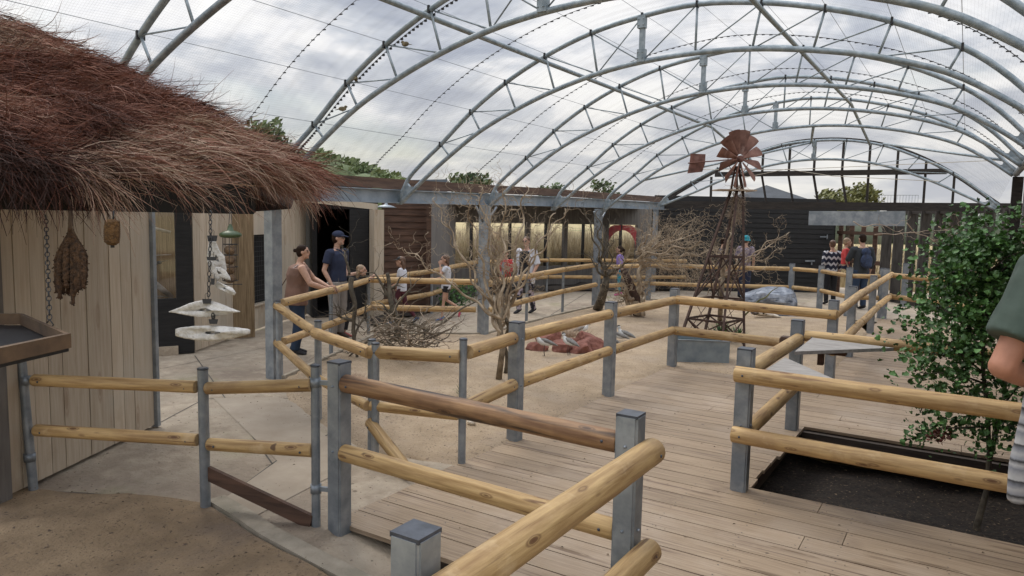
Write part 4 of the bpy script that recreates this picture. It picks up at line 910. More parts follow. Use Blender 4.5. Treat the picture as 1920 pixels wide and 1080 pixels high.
lim = [(q1(938+rn(-4, 4), 640+rn(-50, -5)), b_, c_*.85) for a_, b_, c_ in lim]+[(q1(938, 600), q1(918+rn(-10, 40), 420+rn(-40, 40), 9.2), .016) for _ in range(5)]
willow('twisted_willow', tr1[0], tr1, lim, 'pale corkscrew willow skeleton standing in the sand in front of the steel column', (m_barkmid, m_bark), nb_=6, ls=.48, rt=.034, up=.3)
b = MB(); curl(b, q1(950, 600), V3(.2, 0, -.6), .95, .022, .02, .3, .5, target=gz(962, 690)); curl(b, gz(948, 700), V3(0, 0, 1), 1.0, .03, .02, .25, .6, target=q1(948, 585))
tag(b.build('leaning_stems', m_barkdark), 'dark thin stems twined beside the foot of the pale willow', 'dead branch')
D2 = 15.4
tr2 = [gz(1120, 580), cp(1128, 560, D2+.5), cp(1135, 535, D2+.4), cp(1137, 520, D2+.4)]
lim = [(cp(1137, 525, D2+.4), cp(px, py, D2+dd_), r) for px, py, dd_, r in ((1098, 400, .2, .035), (1120, 395, 0, .03), (1150, 450, -.3, .03), (1170, 492, .2, .045), (1095, 470, .3, .03), (1140, 410, .4, .025))]
willow('twisted_willow', tr2[0], tr2, lim, 'smaller dark mossy twisted tree beside the second steel column', (m_barkdark, m_barkdark), nb_=4, ls=.7, rt=.09)
D3 = 15.6
tr3 = [gz(1196, 592), cp(1192, 560, D3), cp(1180, 530, D3), cp(1168, 505, D3)]
lim = []
for px, py in ((1250, 420), (1300, 410), (1325, 430), (1320, 455), (1310, 480), (1330, 500), (1270, 470), (1240, 455), (1290, 440), (1315, 525), (1260, 510), (1225, 430), (1345, 470)):
    lim.append((cp(1195+rn(-6, 6), 480+rn(-10, 14), D3), cp(px, py, D3+rn(-1.2, .6)), rn(.018, .032)))
lim += [(cp(1190, 585, D3), cp(1205, 478, D3), .085), (cp(1195, 590, D3), cp(1165, 497, D3), .08), (cp(1180, 590, D3+.1), cp(1172, 520, D3+.1), .06), (cp(1205, 592, D3), cp(1196, 515, D3), .06), (cp(1190, 560, D3), cp(1160, 545, D3), .03)]
wt = willow('uprooted_stump', tr3[0], tr3, lim, 'brown root stump with a sweep of tangled twigs reaching right to the windmill', (m_rustdark, m_bark), nb_=8, ls=.75, rt=.09, amp=.35, up=-.02, cat='tree stump')
b = MB(); 
lim = [(cp(1355, 520, 13.0), cp(px, py, 13.2), r) for px, py, r in ((1378, 400, .03), (1395, 470, .028), (1478, 437, .02), (1472, 465, .014), (1440, 500, .016), (1365, 440, .03), (1345, 500, .03), (1330, 560, .03), (1460, 440, .02), (1362, 470, .035), (1372, 530, .03))]
willow('twisted_willow', gz(1350, 600), [gz(1350, 600), cp(1352, 560, 13), cp(1356, 518, 13)], lim, 'pale crooked branches climbing inside and out of the windmill tower', (m_barkmid, m_bark), nb_=5, ls=.55, rt=.045)
b = MB(); curl(b, gz(1395, 592), V3(1, 0, 0), .55, .022, .02, .15, .8, target=cp(1425, 562, 16)); curl(b, cp(1425, 562, 16), V3(1, 0, 1), .6, .02, .006, .2, .5, target=cp(1462, 536, 16.2))
tag(b.build('fallen_branch', mat('mossy_bark', (.05, .055, .02), (.15, .15, .06), 12)), 'mossy curved branch lying against the grey boulder', 'dead branch')
# brushwood heap
bh = thing('brushwood_heap', (-7, 8.6, 0), 'untidy heap of dark dead branches and twigs in the sand behind the bent rail', 'brushwood')
def bq(px, py, d=10.6): return cp(px, py, d)
b = MB()
for (a, c_, r) in (((745, 640), (725, 510), .06), ((730, 560), (702, 512), .025), ((735, 590), (770, 540), .03), ((660, 520), (668, 700), .04), ((664, 600), (630, 590), .03), ((664, 640), (690, 560), .02), ((725, 640), (760, 700), .06), ((750, 600), (830, 640), .03), ((800, 620), (900, 560), .02), ((690, 640), (640, 680), .02), ((700, 610), (760, 600), .03), ((655, 515), (648, 470), .02)):
    q = curl(b, bq(*a), bq(*c_)-bq(*a), (bq(*c_)-bq(*a)).length, r, r*.45, .18, .7, sides=7, target=bq(*c_))
    twigs(b, *q, 2, 5, .45, up=.1, amp=.3)
b.build('branch', m_barkdark, bh)
b = MB()
for i in range(115):
    px, py = random.gauss(755, 36), random.gauss(632, 20); a = rn(0, 2*PI); e = V3(math.cos(a), math.sin(a), rn(-.1, .8)); p = bq(px, py, 10.3+rn(-.7, .7)); p.z = max(.03, p.z)
    q = curl(b, p, e, rn(.25, .9), rn(.005, .014), .002, .28, .35, sides=5)
    if i % 3 == 0: twigs(b, *q, 3, 3, .25)
for v in range(len(b.v)):
    if b.v[v][2] < .005: b.v[v] = (b.v[v][0], b.v[v][1], .005+rn(0, .01))
b.build('twig_tangle', mat('mixed_twigs', (.07, .05, .035), (.26, .21, .15), 4, .9), bh)
b = MB()
for i in range(26): 
    p = bq(rn(700, 860), rn(600, 690), 10.2+rn(-.5, .5)); p.z = max(.03, p.z); curl(b, p, V3(rn(-1, 1), rn(-1, 1), rn(0, .5)), rn(.3, .8), .008, .003, .35, .3, sides=5)
b.build('pale_twig', m_twig, bh)
b = MB()
for i in range(260):
    a = rn(0, 2*PI); p = gz(668+rn(-12, 12), 722+rn(-8, 8), 0)+V3(0, 0, rn(0, .03)); curl(b, p, V3(math.cos(a), math.sin(a), rn(.3, 1.4)), rn(.06, .16), .002, .001, .3, .1, sides=3)
tag(b.build('grass_tuft', m_twigred), 'dry reddish grass tuft beside the round fence tubes', 'grass tuft', 'dry tufts in the sand')
def blades(loc, n, h_, w, lab, m, name='yucca', group=None, cat='plant'):
    b = MB()
    for i in range(n):
        a = rn(0, 2*PI); t_ = rn(.15, .8); e = V3(math.cos(a)*t_, math.sin(a)*t_, 1-.4*t_).normalized()*h_*rn(.7, 1.1); s_ = V3(-math.sin(a), math.cos(a), 0)*w; p = Vector(loc); b.tone = rn(0, 1)
        m_ = p+e*.55; b.add([p-s_*.6, p+s_*.6, m_+s_, m_-s_, p+e-V3(0, 0, .06*t_)], [(0, 1, 2, 3), (3, 2, 4)])
    o = b.build(name, m, origin=loc); tag(o, lab, cat, group); return o
blades(gz(866, 745), 26, .22, .006, 'small green spiky tuft behind the thin round post', m_leaf2, 'grass_tuft')
blades(gz(825, 775), 14, .16, .005, 'small green spiky tuft lying in the sand near the slanting pole', m_leaf2, 'grass_tuft')
blades(gz(1352, 640), 60, .45, .014, 'spiky green yucca at the windmill foot', m_leaf, 'yucca')
blades(gz(1372, 640)+V3(.1, 0, 0), 40, .36, .012, 'lower spiky yucca at the right of the windmill foot', m_leaf, 'yucca')
# planting behind outer rail
for i, (px, py) in enumerate(((770, 560), (845, 572), (868, 570))):
    b = MB(); c_ = gz(px, py+8); leafcloud(b, (c_.x, c_.y, .35), (.35, .35, .35), 300, .035, i); o = b.build('low_shrub', m_leaf, origin=c_); tag(o, ['low green shrub behind the outer rail beside the clapboards', 'low green shrub behind the walking girl in the striped sleeve shirt', 'low green shrub right of the walking girl'][i], 'shrub', 'low shrubs in the planting bed')
# ================================================================= ROCKS, SKULL, TROUGH
def rock(loc, r, lab, m, seed, flat=.6, name='rock', group=None, rz=0):
    bm = bmesh.new(); bmesh.ops.create_icosphere(bm, subdivisions=3, radius=1)
    rs = random.Random(seed); planes = [(Vector((rs.gauss(0, 1), rs.gauss(0, 1), rs.gauss(0, .8))).normalized(), rs.uniform(.62, .9)) for _ in range(13)]
    for v in bm.verts:
        for n_, k in planes:
            dd = v.co.dot(n_)
            if dd > k: v.co -= n_*(dd-k)
        v.co += v.co.normalized()*(.10*noise.noise(v.co*2.2+Vector((seed, 0, 0)))+.05*noise.noise(v.co*6))
        v.co = Vector((v.co.x*r[0], v.co.y*r[1], v.co.z*r[2]))
    me = bpy.data.meshes.new(name); bm.to_mesh(me); bm.free(); me.materials.append(m); o = bpy.data.objects.new(name, me); COL.objects.link(o); o.location = loc; o.rotation_euler = (0, 0, rz)
    tag(o, lab, 'rock', group); return o
rl = [((1003, 656), (.20, .16, .16), 'small red rock at the left end of the red rock ring'), ((1022, 640), (.26, .2, .24), 'red rock at the back left of the ring'), ((1052, 657), (.24, .2, .22), 'largest red rock at the front of the ring, behind a gull'), ((1083, 660), (.24, .2, .22), 'red rock at the front right of the ring'), ((1104, 655), (.28, .2, .22), 'long red rock at the right end of the ring'), ((1095, 645), (.2, .2, .26), 'tall red rock behind the right end of the ring'), ((1068, 645), (.2, .16, .16), 'low red rock at the back of the ring')]
for i, ((px, py), r, lab) in enumerate(rl): g_ = gz(px, py+3); rock((g_.x, g_.y+.1, r[2]*.2), (r[0], r[1], r[2]*.8), lab, m_redrock, i+3, name='red_rock', group='red rocks ringing a grass tuft', rz=.53)
g_ = gz(1060, 642); b = MB()
for i in range(320):
    a = rn(0, 2*PI); rr = rn(0, .35); p = V3(g_.x+math.cos(a)*rr*1.3, g_.y+math.sin(a)*rr*.6+.1, .08); curl(b, p, V3(math.cos(a)*.5, math.sin(a)*.5, rn(.5, 1.2)), rn(.1, .28), .0022, .001, .2, .2, sides=3)
tag(b.build('grass_tuft', mat('tan_grass', (.30, .20, .13), (.5, .38, .27), 9)), 'dry tan grass tuft growing inside the ring of red rocks', 'grass tuft', 'dry tufts in the sand')
g_ = gz(1437, 572); rock((g_.x, g_.y, .12), (.78, .55, .42), 'big pale grey boulder in front of the black shed', m_greyrock, 21, name='boulder', rz=.5)
g_ = gz(1450, 590); rock((g_.x+.1, g_.y, .02), (.62, .3, .16), 'low flat grey rock in the sand just behind the skull', m_greyrock, 22, name='flat_rock', rz=.5)
b = MB(); g_ = gz(1428, 596); ax = CR.copy(); ax.z = 0; ax.normalize(); ay = V3(-ax.y, ax.x, 0)
def sk(u_, v_, w_): return V3(g_.x, g_.y, 0)+ax*u_+ay*v_+V3(0, 0, w_)
b.tube([sk(-.16, 0, .12), sk(-.05, 0, .13), sk(.08, 0, .10), sk(.2, 0, .07), sk(.34, 0, .04), sk(.40, 0, .03)], [(.07, .06), (.11, .09), (.085, .07), (.06, .045), (.05, .03), (.03, .015)], 12)
b.ell(sk(.02, -.08, .12), (.05, .03, .04)); b.tube([sk(.25, -.04, .06), sk(.42, -.05, .03)], [.02, .01], 6); b.tube([sk(.25, .04, .08), sk(.38, .05, .06)], [.02, .01], 6)
s0 = b.build('cow_skull', m_bone); tag(s0, 'bleached horned cattle skull lying on the sand by the grey boulder', 'skull')
b = MB(); b.tube([sk(-.12, -.06, .12), sk(-.2, -.10, .10), sk(-.28, -.12, .16), sk(-.38, -.10, .24), sk(-.46, -.05, .25)], [.04, .035, .03, .018, .004], 8); b.tube([sk(-.1, .06, .14), sk(-.14, .14, .17), sk(-.12, .24, .2)], [.035, .025, .004], 8)
k = b.build('horn', mat('horn', (.05, .035, .025), (.13, .10, .08), 12, .5)); k.parent = s0
b = MB(); b.ell(sk(.0, -.095, .125), (.03, .02, .025)); b.ell(sk(.07, -.07, .085), (.03, .02, .012)); k = b.build('eye_socket', m_dark); k.parent = s0
tg = gz(1266, 678); t1 = gz(1366, 682); t2 = gz(1383, 678)
tro = thing('water_trough', tg, 'galvanised sheet metal water trough behind the corner rail, windmill rising from it', 'trough')
ex = (t1-tg); ey = V3(-ex.y, ex.x, 0).normalized()*.55; zt3 = .33
b = MB()
for a, c_ in ((tg, t1), (t1, t1+ey), (t1+ey, tg+ey), (tg+ey, tg)): b.wall(a, c_, 0, zt3, .014)
b.build('side_panel', mat('trough_steel', (.22, .28, .33), (.36, .42, .46), 4, .5, .45, big=[(2, (.30, .38, .46), .5, .7), (7, (.20, .20, .18), .66, .8)]), tro)
b = MB()
for a, c_ in ((tg, t1), (t1, t1+ey), (t1+ey, tg+ey), (tg+ey, tg)): b.bar(a+V3(0, 0, zt3), c_+V3(0, 0, zt3), .03, .02)
b.build('rim', m_galv, tro)
b = MB(); b.add([p+V3(0, 0, .27) for p in (tg, t1, t1+ey, tg+ey)], [(0, 1, 2, 3)]); b.build('water', m_water, tro)
# ================================================================= WINDMILL
WX, WY = -3.49, 11.95
wm = thing('windpump', (WX, WY, 0), 'rusty model windpump on a four legged lattice tower behind the metal trough', 'windmill')
ft = [V3(-3.04, 12.25, 0), V3(-3.20, 11.45, 0), V3(-3.98, 11.62, 0), V3(-3.80, 12.42, 0)]
ZT = 2.66; topc = gx(1377, 357, 0) if False else None
tc_ = V3(WX+.06, WY, ZT); dirt = cp(1382, 357, 13.0); tc_ = V3(dirt.x, dirt.y, dirt.z)
tt = [tc_+V3(.10, .03, 0), tc_+V3(.03, -.10, 0), tc_+V3(-.10, -.03, 0), tc_+V3(-.03, .10, 0)]
for a, c_ in zip(ft, tt): b = MB(); b.bar(a, c_, .038, .038); b.build('leg', m_rustdark, wm)
def lv(k, t_): return ft[k % 4].lerp(tt[k % 4], t_)
for t_ in (.17, .29, .56): 
    b = MB()
    for k in range(4): b.bar(lv(k, t_), lv(k+1, t_), .022, .035)
    b.build('tower_girt', m_rustdark, wm)
b = MB()
for (t0, t1_) in ((.02, .17), (.29, .56)):
    for k in range(4): b.bar(lv(k, t0), lv(k+1, t1_), .016, .022); b.bar(lv(k+1, t0), lv(k, t1_), .016, .022)
for k in range(4): b.bar(lv(k, .0), lv(k+1, .29), .008); 
b.build('cross_brace', m_rustdark, wm)
M_ = Matrix.Rotation(.0, 3, 'Z')
b = MB(); b.mi = 0
pc = tc_+V3(-.05, 0, 0); rt_ = CR.copy(); rt_.z = 0; rt_.normalize(); bk = V3(-rt_.y, rt_.x, 0)
b.add([pc+rt_*x+bk*y_+V3(0, 0, z) for z in (-.012, .012) for x, y_ in ((-.34, -.22), (.34, -.22), (.34, .22), (-.34, .22))], [(3, 2, 1, 0), (4, 5, 6, 7), (0, 1, 5, 4), (1, 2, 6, 5), (2, 3, 7, 6), (3, 0, 4, 7)]); b.build('platform', m_twig, wm)
hub = cp(1385, 298, 12.75)
for a in tt[:2]+tt[2:]: b = MB(); b.bar(a, V3(hub.x, hub.y, hub.z-.12)+(a-tc_)*.25+bk*.1, .03); b.build('head_post', m_rustdark, wm)
wdir = (-CF*.88+CR*.47); wdir.z = 0; wdir.normalize(); side_ = wdir.cross(V3(0, 0, 1)).normalized()
for k in range(12):
    a = 2*PI*(k+.35)/12; rd = side_*math.cos(a)+V3(0, 0, 1)*math.sin(a); tn = -side_*math.sin(a)+V3(0, 0, 1)*math.cos(a)
    b = MB(); pit = .55; vs = []
    for s_, wd_ in ((.07, .024), (.22, .062), (.35, .092), (.43, .098)):
        for j in (-1, -.5, 0, .5, 1):
            off = wd_*j; vs.append(hub+rd*(s_*1.2-.015*abs(j)**2*(s_ > .4))+tn*off*math.cos(pit)+wdir*(off*math.sin(pit)+.014*(1-j*j)+.03))
    fs = [(i*5+j, i*5+j+1, i*5+j+6, i*5+j+5) for i in range(3) for j in range(4)]
    b.add(vs, fs); b.add([v-wdir*.005 for v in vs], [f[::-1] for f in fs]); b.build('blade', mat('blade_rust', (.12, .05, .035), (.29, .15, .11), 3.5, .75, .15, rnd=.25, big=[(5, (.40, .27, .23), .55, .75)]), wm)
b = MB(); b.tube([hub+wdir*.09, hub+wdir*.07, hub-wdir*.12], [.03, .06, .05], 14); 
for k in range(10): a = 2*PI*k/10; b.ell(hub+wdir*.07+side_*.05*math.cos(a)+V3(0, 0, 1)*.05*math.sin(a), (.012, .012, .012), nu=6, nv=4)
b.build('hub', m_rust, wm)
b = MB(); n_ = 40; b.tube([hub+(side_*math.cos(2*PI*i/n_)+V3(0, 0, 1)*math.sin(2*PI*i/n_))*.25-wdir*.005 for i in range(n_+1)], .007, 5); b.build('ring', m_rust, wm)
vn = cp(1306, 307, 12.95)
b = MB(); b.tube([hub-wdir*.1, cp(1290, 306, 13)], .012, 6); b.build('tail_boom', m_rust, wm)
b = MB(); vp_ = [cp(*p, 13.0) for p in ((1295, 288), (1323, 289), (1322, 307), (1317, 322), (1289, 325), (1293, 306))]; b.add(vp_+[p+CF*.012 for p in vp_], [tuple(range(6)), tuple(range(11, 5, -1))]+[(i, i+6, (i+1) % 6+6, (i+1) % 6) for i in range(6)]); b.build('tail_vane', m_rust, wm)
b = MB()
for i in range(420):
    p = V3(tc_.x+rn(-.09, .09), tc_.y+rn(-.1, .1), tc_.z+rn(-.55, .1)); a = rn(0, 6.28); sp_ = .3 if p.z < tc_.z-.2 else 1; curl(b, p, V3(math.cos(a)*sp_, math.sin(a)*sp_, rn(-1, .2)), rn(.08, .3), .003, .0015, .5, .15, sides=3)
tag(b.build('nest_material', m_twig), 'loose straw nest hanging below the windpump platform', 'nest')
# ================================================================= WADING BIRDS
m_bg = mat('bird_grey', (.10, .095, .09), (.24, .23, .21), 30); m_bw = plain('bird_white', (.6, .6, .58)); m_bb = plain('bird_black', (.02, .02, .02))
def wader(g_, ang, lab, s=1.0, head=True, sit=False):
    t_ = thing('wading_bird', g_, lab, 'bird', 'grey and white wading birds on the sand'); d = CR*math.cos(ang)+V3(-CR.y, CR.x, 0)*math.sin(ang); d.z = 0; d.normalize(); hz_ = .13*s if not sit else .05*s
    def P(u_, v_, w_): return g_+d*u_*s+V3(-d.y, d.x, 0)*v_*s+V3(0, 0, w_*s+hz_)
    b = MB(); b.tube([P(-.10, 0, .03), P(-.05, 0, .045), P(.03, 0, .06), P(.08, 0, .085), P(.10, 0, .12)], [.012, .04, .052, .04, .022], 12, round_=True)
    b.ell(P(.105, 0, .145), (.026*s, .024*s, .026*s)); b.build('body', m_bw, t_)
    b = MB(); b.tube([P(-.17, 0, .02), P(-.09, 0, .05), P(0, 0, .082), P(.05, 0, .095)], [(.008, .006), (.046, .03), (.056, .035), (.03, .02)], 12, round_=True, side=(-d.y, d.x, 0)); b.build('wing', m_bg, t_)
    b = MB(); b.ell(P(.108, 0, .155), (.025*s, .022*s, .020*s)); b.build('black_cap', m_bb, t_)
    b = MB(); b.tube([P(.125, 0, .142), P(.16, 0, .135)], [.007, .002], 6); b.build('beak', m_bb, t_)
    if not sit:
        for v_ in (-.02, .02): b = MB(); b.tube([P(0, v_, .03), P(.01, v_, -.05), V3(*P(0, v_, 0)[:2], g_.z+.0)], .0045, 5); b.tube([V3(*P(0, v_, 0)[:2], g_.z+.004), V3(*P(.03, v_, 0)[:2], g_.z+.004)], .004, 4); b.build('leg', m_bb, t_)
wader(gz(1021, 668), PI*.97, 'grey backed bird standing on one side of the red rocks, left of the others', 1.15)
wader(gz(1067, 667), PI*.75, 'black capped grey bird standing before the largest red rocks', 1.15)
wader(gz(1091, 628), .1, 'white breasted bird far back beyond the red rocks', 1.0, sit=True)
wader(gz(1158, 643), PI*.9, 'dark brown and white bird sitting right of the steel post', 1.2, sit=True)
wader(gz(1172, 641), PI*.8, 'rightmost bird sitting with its grey back turned', 1.25, sit=True)
wader(gz(1147, 650), PI*.9, 'white bird half hidden by the steel post and the lower rail', .9, sit=True)
g_ = gz(884, 797); b = MB(); b.ell((g_.x, g_.y, .03), (.05, .035, .03)); tag(b.build('pale_stone', m_bone), 'small pale stone on the sand beside the thin round post', 'stone')
# ================================================================= THATCHED CANOPY
EAVE_L, EAVE_C, APEX = cp(-420, 345, 2.25), cp(545, 372, 3.3), cp(-330, -28, 4.9)
BACK = cp(560, 330, 6.5)
th_ = thing('thatched_canopy', (-4.5, 1.8, 0), 'big shaggy red brown brushwood thatched canopy hanging over the left of the view', 'thatched roof')
def th_pt(u_, v_, face=0):    # u along eave 0..1, v up to apex 0..1
    A_, B_ = (EAVE_L, EAVE_C) if face == 0 else (EAVE_C, BACK)
    e = A_.lerp(B_, u_); p = e.lerp(APEX, v_); n = (B_-A_).cross(APEX-A_).normalized()
    if n.z < 0: n = -n
    bul = .07*math.sin(PI*min(1, v_*1.0))+.05*noise.noise(p*1.7)
    return p+n*bul, n
b = MB()
for face in (0, 1):
    G_ = 18
    vs = [th_pt(i/G_, j/G_, face)[0]-V3(0, 0, .05) for j in range(G_+1) for i in range(G_+1)]
    b.add(vs, [(j*(G_+1)+i, j*(G_+1)+i+1, (j+1)*(G_+1)+i+1, (j+1)*(G_+1)+i) for j in range(G_) for i in range(G_)], True)
b.build('roof_deck', mat('thatch_base', (.03, .016, .012), (.07, .035, .025), 8, .95), th_)
m_th = bpy.data.materials.new('thatch_twigs'); m_th.use_nodes = True; t = m_th.node_tree; t.nodes.clear(); K = t.links.new
o_ = N(t, 'ShaderNodeOutputMaterial'); bs = N(t, 'ShaderNodeBsdfPrincipled'); bs.inputs['Roughness'].default_value = .75; bs.inputs['Specular IOR Level'].default_value = .25
at = N(t, 'ShaderNodeAttribute', attribute_name='tone'); rp = ramp(t, [(0, (.022, .010, .007)), (.2, (.062, .024, .017)), (.42, (.165, .066, .044)), (.6, (.26, .115, .077)), (.78, (.29, .18, .13)), (.92, (.44, .34, .25)), (1, (.36, .11, .05))], at.outputs['Fac'])
K(rp.outputs[0], bs.inputs[0]); K(bs.outputs[0], o_.inputs[0])
def fnoise(P, f, off):      # cheap smooth noise on arrays
    x = P*f+off; return (np.sin(x[:, 0]*1.7+np.sin(x[:, 1]*1.3+off)*1.2)+np.sin(x[:, 1]*2.1+np.sin(x[:, 2]*1.9)*1.1+1.3*off)+np.sin(x[:, 2]*1.5+np.sin(x[:, 0]*2.3)*1.3+2.1*off))/3
def strands(n, face, umin=0, umax=1, vlow=0.0, vpow=1.0, ln=(.18, .42), lift=.08, droop=.5, width=.0022, seed=1):
    g = np.random.default_rng(seed); u_ = g.uniform(umin, umax, n); v_ = vlow+(1-vlow)*(1-g.random(n)**(1/(1+vpow)))
    A_, B_ = (EAVE_L, EAVE_C) if face == 0 else (EAVE_C, BACK)
    A_, B_, T_ = map(np.array, (A_, B_, APEX)); e = A_+(B_-A_)*u_[:, None]; P = e+(T_-e)*v_[:, None]
    nn = np.cross(B_-A_, T_-A_); nn /= np.linalg.norm(nn); nn = nn if nn[2] > 0 else -nn
    P = P+nn*(.07*np.sin(PI*v_)+.05*fnoise(P, 1.5, 2)+.09*np.maximum(0, fnoise(P, 3.2, 5)))[:, None]
    fl = (e-T_); fl /= np.linalg.norm(fl, axis=1)[:, None]
    acr = (B_-A_)/np.linalg.norm(B_-A_)
    D = fl+acr*(.10+.45*fnoise(P, 1.9, 9)+.22*fnoise(P, 5.5, 1))[:, None]*.9+g.normal(0, .13, (n, 3))+nn*(.08+.2*g.random(n))[:, None]
    D /= np.linalg.norm(D, axis=1)[:, None]
    tid = np.floor((e@acr)*5.5+fnoise(P, 2.1, 4)*1.2).astype(int)*31+np.floor(v_*10+fnoise(P, 2.7, 6)*1.1).astype(int)     # bundles laid in courses
    rt = lambda k, sc: (np.sin(tid*12.9898*k+78.233*k)*43758.5453 % 1-.5)*2*sc
    D = D*.5+fl*.5+acr*(rt(1, .26)+.42*np.clip((u_-.25)*2, 0, 1)*(1 if face == 0 else 0))[:, None]+nn*(rt(2, .14)+.04)[:, None]
    wild = g.random(n) < .035; D[wild] += g.normal(0, .6, (wild.sum(), 3)); D /= np.linalg.norm(D, axis=1)[:, None]
    Ln = g.uniform(*ln, n); kk = 5
    if face == 0: thin = (v_ < .17) & (fnoise(P, 2.2, 20) > -.05) & (u_ > .38) & (u_ < .9) & (g.random(n) < .85); Ln[thin] *= .05
    w = width*g.uniform(.6, 1.7, n)
    S_ = np.cross(D, g.normal(0, 1, (n, 3))); S_ /= np.linalg.norm(S_, axis=1)[:, None]
    cur = P+nn*(g.random(n)*lift+(rt(3, .5)+.5)*.09)[:, None]; d = D.copy(); cv = g.normal(0, .16, (n, 3)); ring = []
    for k in range(kk+1):
        ww = (w*(1-.75*k/kk))[:, None]; ring.append(cur-S_*ww); ring.append(cur+S_*ww)
        cur = cur+d*(Ln/kk)[:, None]; d = d+cv+np.array([0, 0, -droop/kk]); d /= np.linalg.norm(d, axis=1)[:, None]
    Vv = np.stack(ring, 1).reshape(-1, 3); base = (np.arange(n)*2*(kk+1))[:, None]
    fs = np.concatenate([base+np.array([2*k, 2*k+1, 2*k+3, 2*k+2]) for k in range(kk)], 1).reshape(-1, 4)
    cl = fnoise(P, 2.3, 3)*.22+fnoise(P, 6, 8)*.14
    tone = np.clip(.40+cl+rt(4, .20)+g.normal(0, .13, n), 0, .97); gre = (fnoise(P, 1.4, 12) > .18) & (g.random(n) < .6); tone[gre] = g.uniform(.68, .96, gre.sum())
    tone = np.repeat(tone, kk); return Vv, fs, tone
def mesh_np(name, sets, m, parent):
    Vs, Fs, Ts = [], [], []; o_ = 0
    for a, f, t_ in sets: Vs.append(a); Fs.append(f+o_); Ts.append(t_); o_ += len(a)
    Vv, Ff, Tt = np.concatenate(Vs), np.concatenate(Fs), np.concatenate(Ts)
    me = bpy.data.meshes.new(name); me.vertices.add(len(Vv)); me.vertices.foreach_set('co', Vv.astype(np.float32).ravel())
    me.loops.add(Ff.size); me.loops.foreach_set('vertex_index', Ff.astype(np.int32).ravel()); me.polygons.add(len(Ff)); me.polygons.foreach_set('loop_start', (np.arange(len(Ff))*4).astype(np.int32))
    me.polygons.foreach_set('loop_total', np.full(len(Ff), 4, np.int32)) if False else None
    me.attributes.new('tone', 'FLOAT', 'FACE').data.foreach_set('value', Tt.astype(np.float32)); me.materials.append(m); me.update(calc_edges=True); me.validate()
    o = bpy.data.objects.new(name, me); COL.objects.link(o); o.parent = parent; o.matrix_parent_inverse = MWI[parent.name]; return o
mesh_np('thatch', [strands(82000, 0, 0, 1.0, 0, .35, (.12, .34), width=.0015, seed=1), strands(12000, 0, 0, 1.0, .02, 5, (.10, .26), .06, 1.1, width=.0017, seed=2), strands(9000, 1, 0, 1, 0, .8, (.15, .4), .06, .6, seed=3), strands(6000, 0, .84, 1.0, 0, 2.2, (.15, .34), .10, 1.7, width=.0018, seed=4), strands(1500, 0, .30, .52, 0, 14, (.18, .36), .03, 1.7, seed=5)], m_th, th_)
# eave beam
b = MB(); e0, e1 = cp(-380, 389, 2.36), cp(457, 387, 3.10); e0.z = e1.z = 2.155; b.bar(e0, e1, .08, .13); b.build('eave_beam', m_dark, th_)
b = MB(); b.bar(e1, e1+(BACK-EAVE_C)*.5, .08, .13); b.build('eave_beam', m_dark, th_)
# thatch supporting posts are outside the view: one square post carries the corner behind the camera side
b = MB(); b.box((e0.x-.1, e0.y-.1, 1.05), (.12, .12, 2.3)); b.build('post', m_blackwood, th_)
b = MB(); u0, u1 = cp(-380, 400, 2.5), EAVE_C; 
# ================================================================= HANGING FEEDERS
def chain(b, p0, p1, r=.0055, link=.021):
    p0, p1 = Vector(p0), Vector(p1); d = (p1-p0); n = max(2, int(d.length/(link*.78))); d.normalize(); a = d.orthogonal().normalized()
    for i in range(n):
        c_ = p0.lerp(p1, (i+.5)/n); x = Quaternion(d, PI/2*(i % 2)+.3) @ a; pts = []
        for k in range(9):
            t_ = 2*PI*k/8; pts.append(c_+d*(link*.5*math.cos(t_))+x*(r*math.sin(t_)))
        b.tube(pts, .0019, 4, caps=False)
HD = 2.62
beam_z = 2.09
# tray
zt4 = 1.70; T0 = [gz(px, py, zt4) for px, py in ((-110, 592), (40, 592), (129, 628), (-80, 676))]
T0[2] = gz(128, 631, zt4); T0[3] = gz(-150, 690, zt4)
tray = thing('hanging_tray', T0[2], 'dark wooden bird table tray hung on a chain at the left edge', 'feeder tray')
b = MB()
cen = (T0[0]+T0[1]+T0[2]+T0[3])/4
lowp = [p-V3(0, 0, .035) for p in T0]; b.add(lowp+[p-V3(0, 0, .012) for p in lowp], [(0, 1, 2, 3), (7, 6, 5, 4), (0, 4, 5, 1), (1, 5, 6, 2), (2, 6, 7, 3), (3, 7, 4, 0)]); b.build('base', m_black, tray)
b = MB()
for i in (0, 1): b.bar(T0[i]-V3(0, 0, .012), T0[(i+1) % 4]-V3(0, 0, .012), .012, .04)
b.bar(T0[2]-V3(0, 0, .012), T0[3]-V3(0, 0, .012), .02, .045); b.build('rim', m_traywood, tray)
b = MB(); hk = (T0[1]*.35+T0[2]*.65)+V3(0, 0, .0); pt = cp(86, 404, 2.62)
b.tube([hk+V3(0, 0, .0), hk+CR*.012+V3(0, 0, .012), hk+V3(0, 0, .03), hk-CR*.010+V3(0, 0, .018)], .0025, 6); chain(b, hk+V3(0, 0, .03), pt, .007, .024); b.build('chain', m_black, tray)
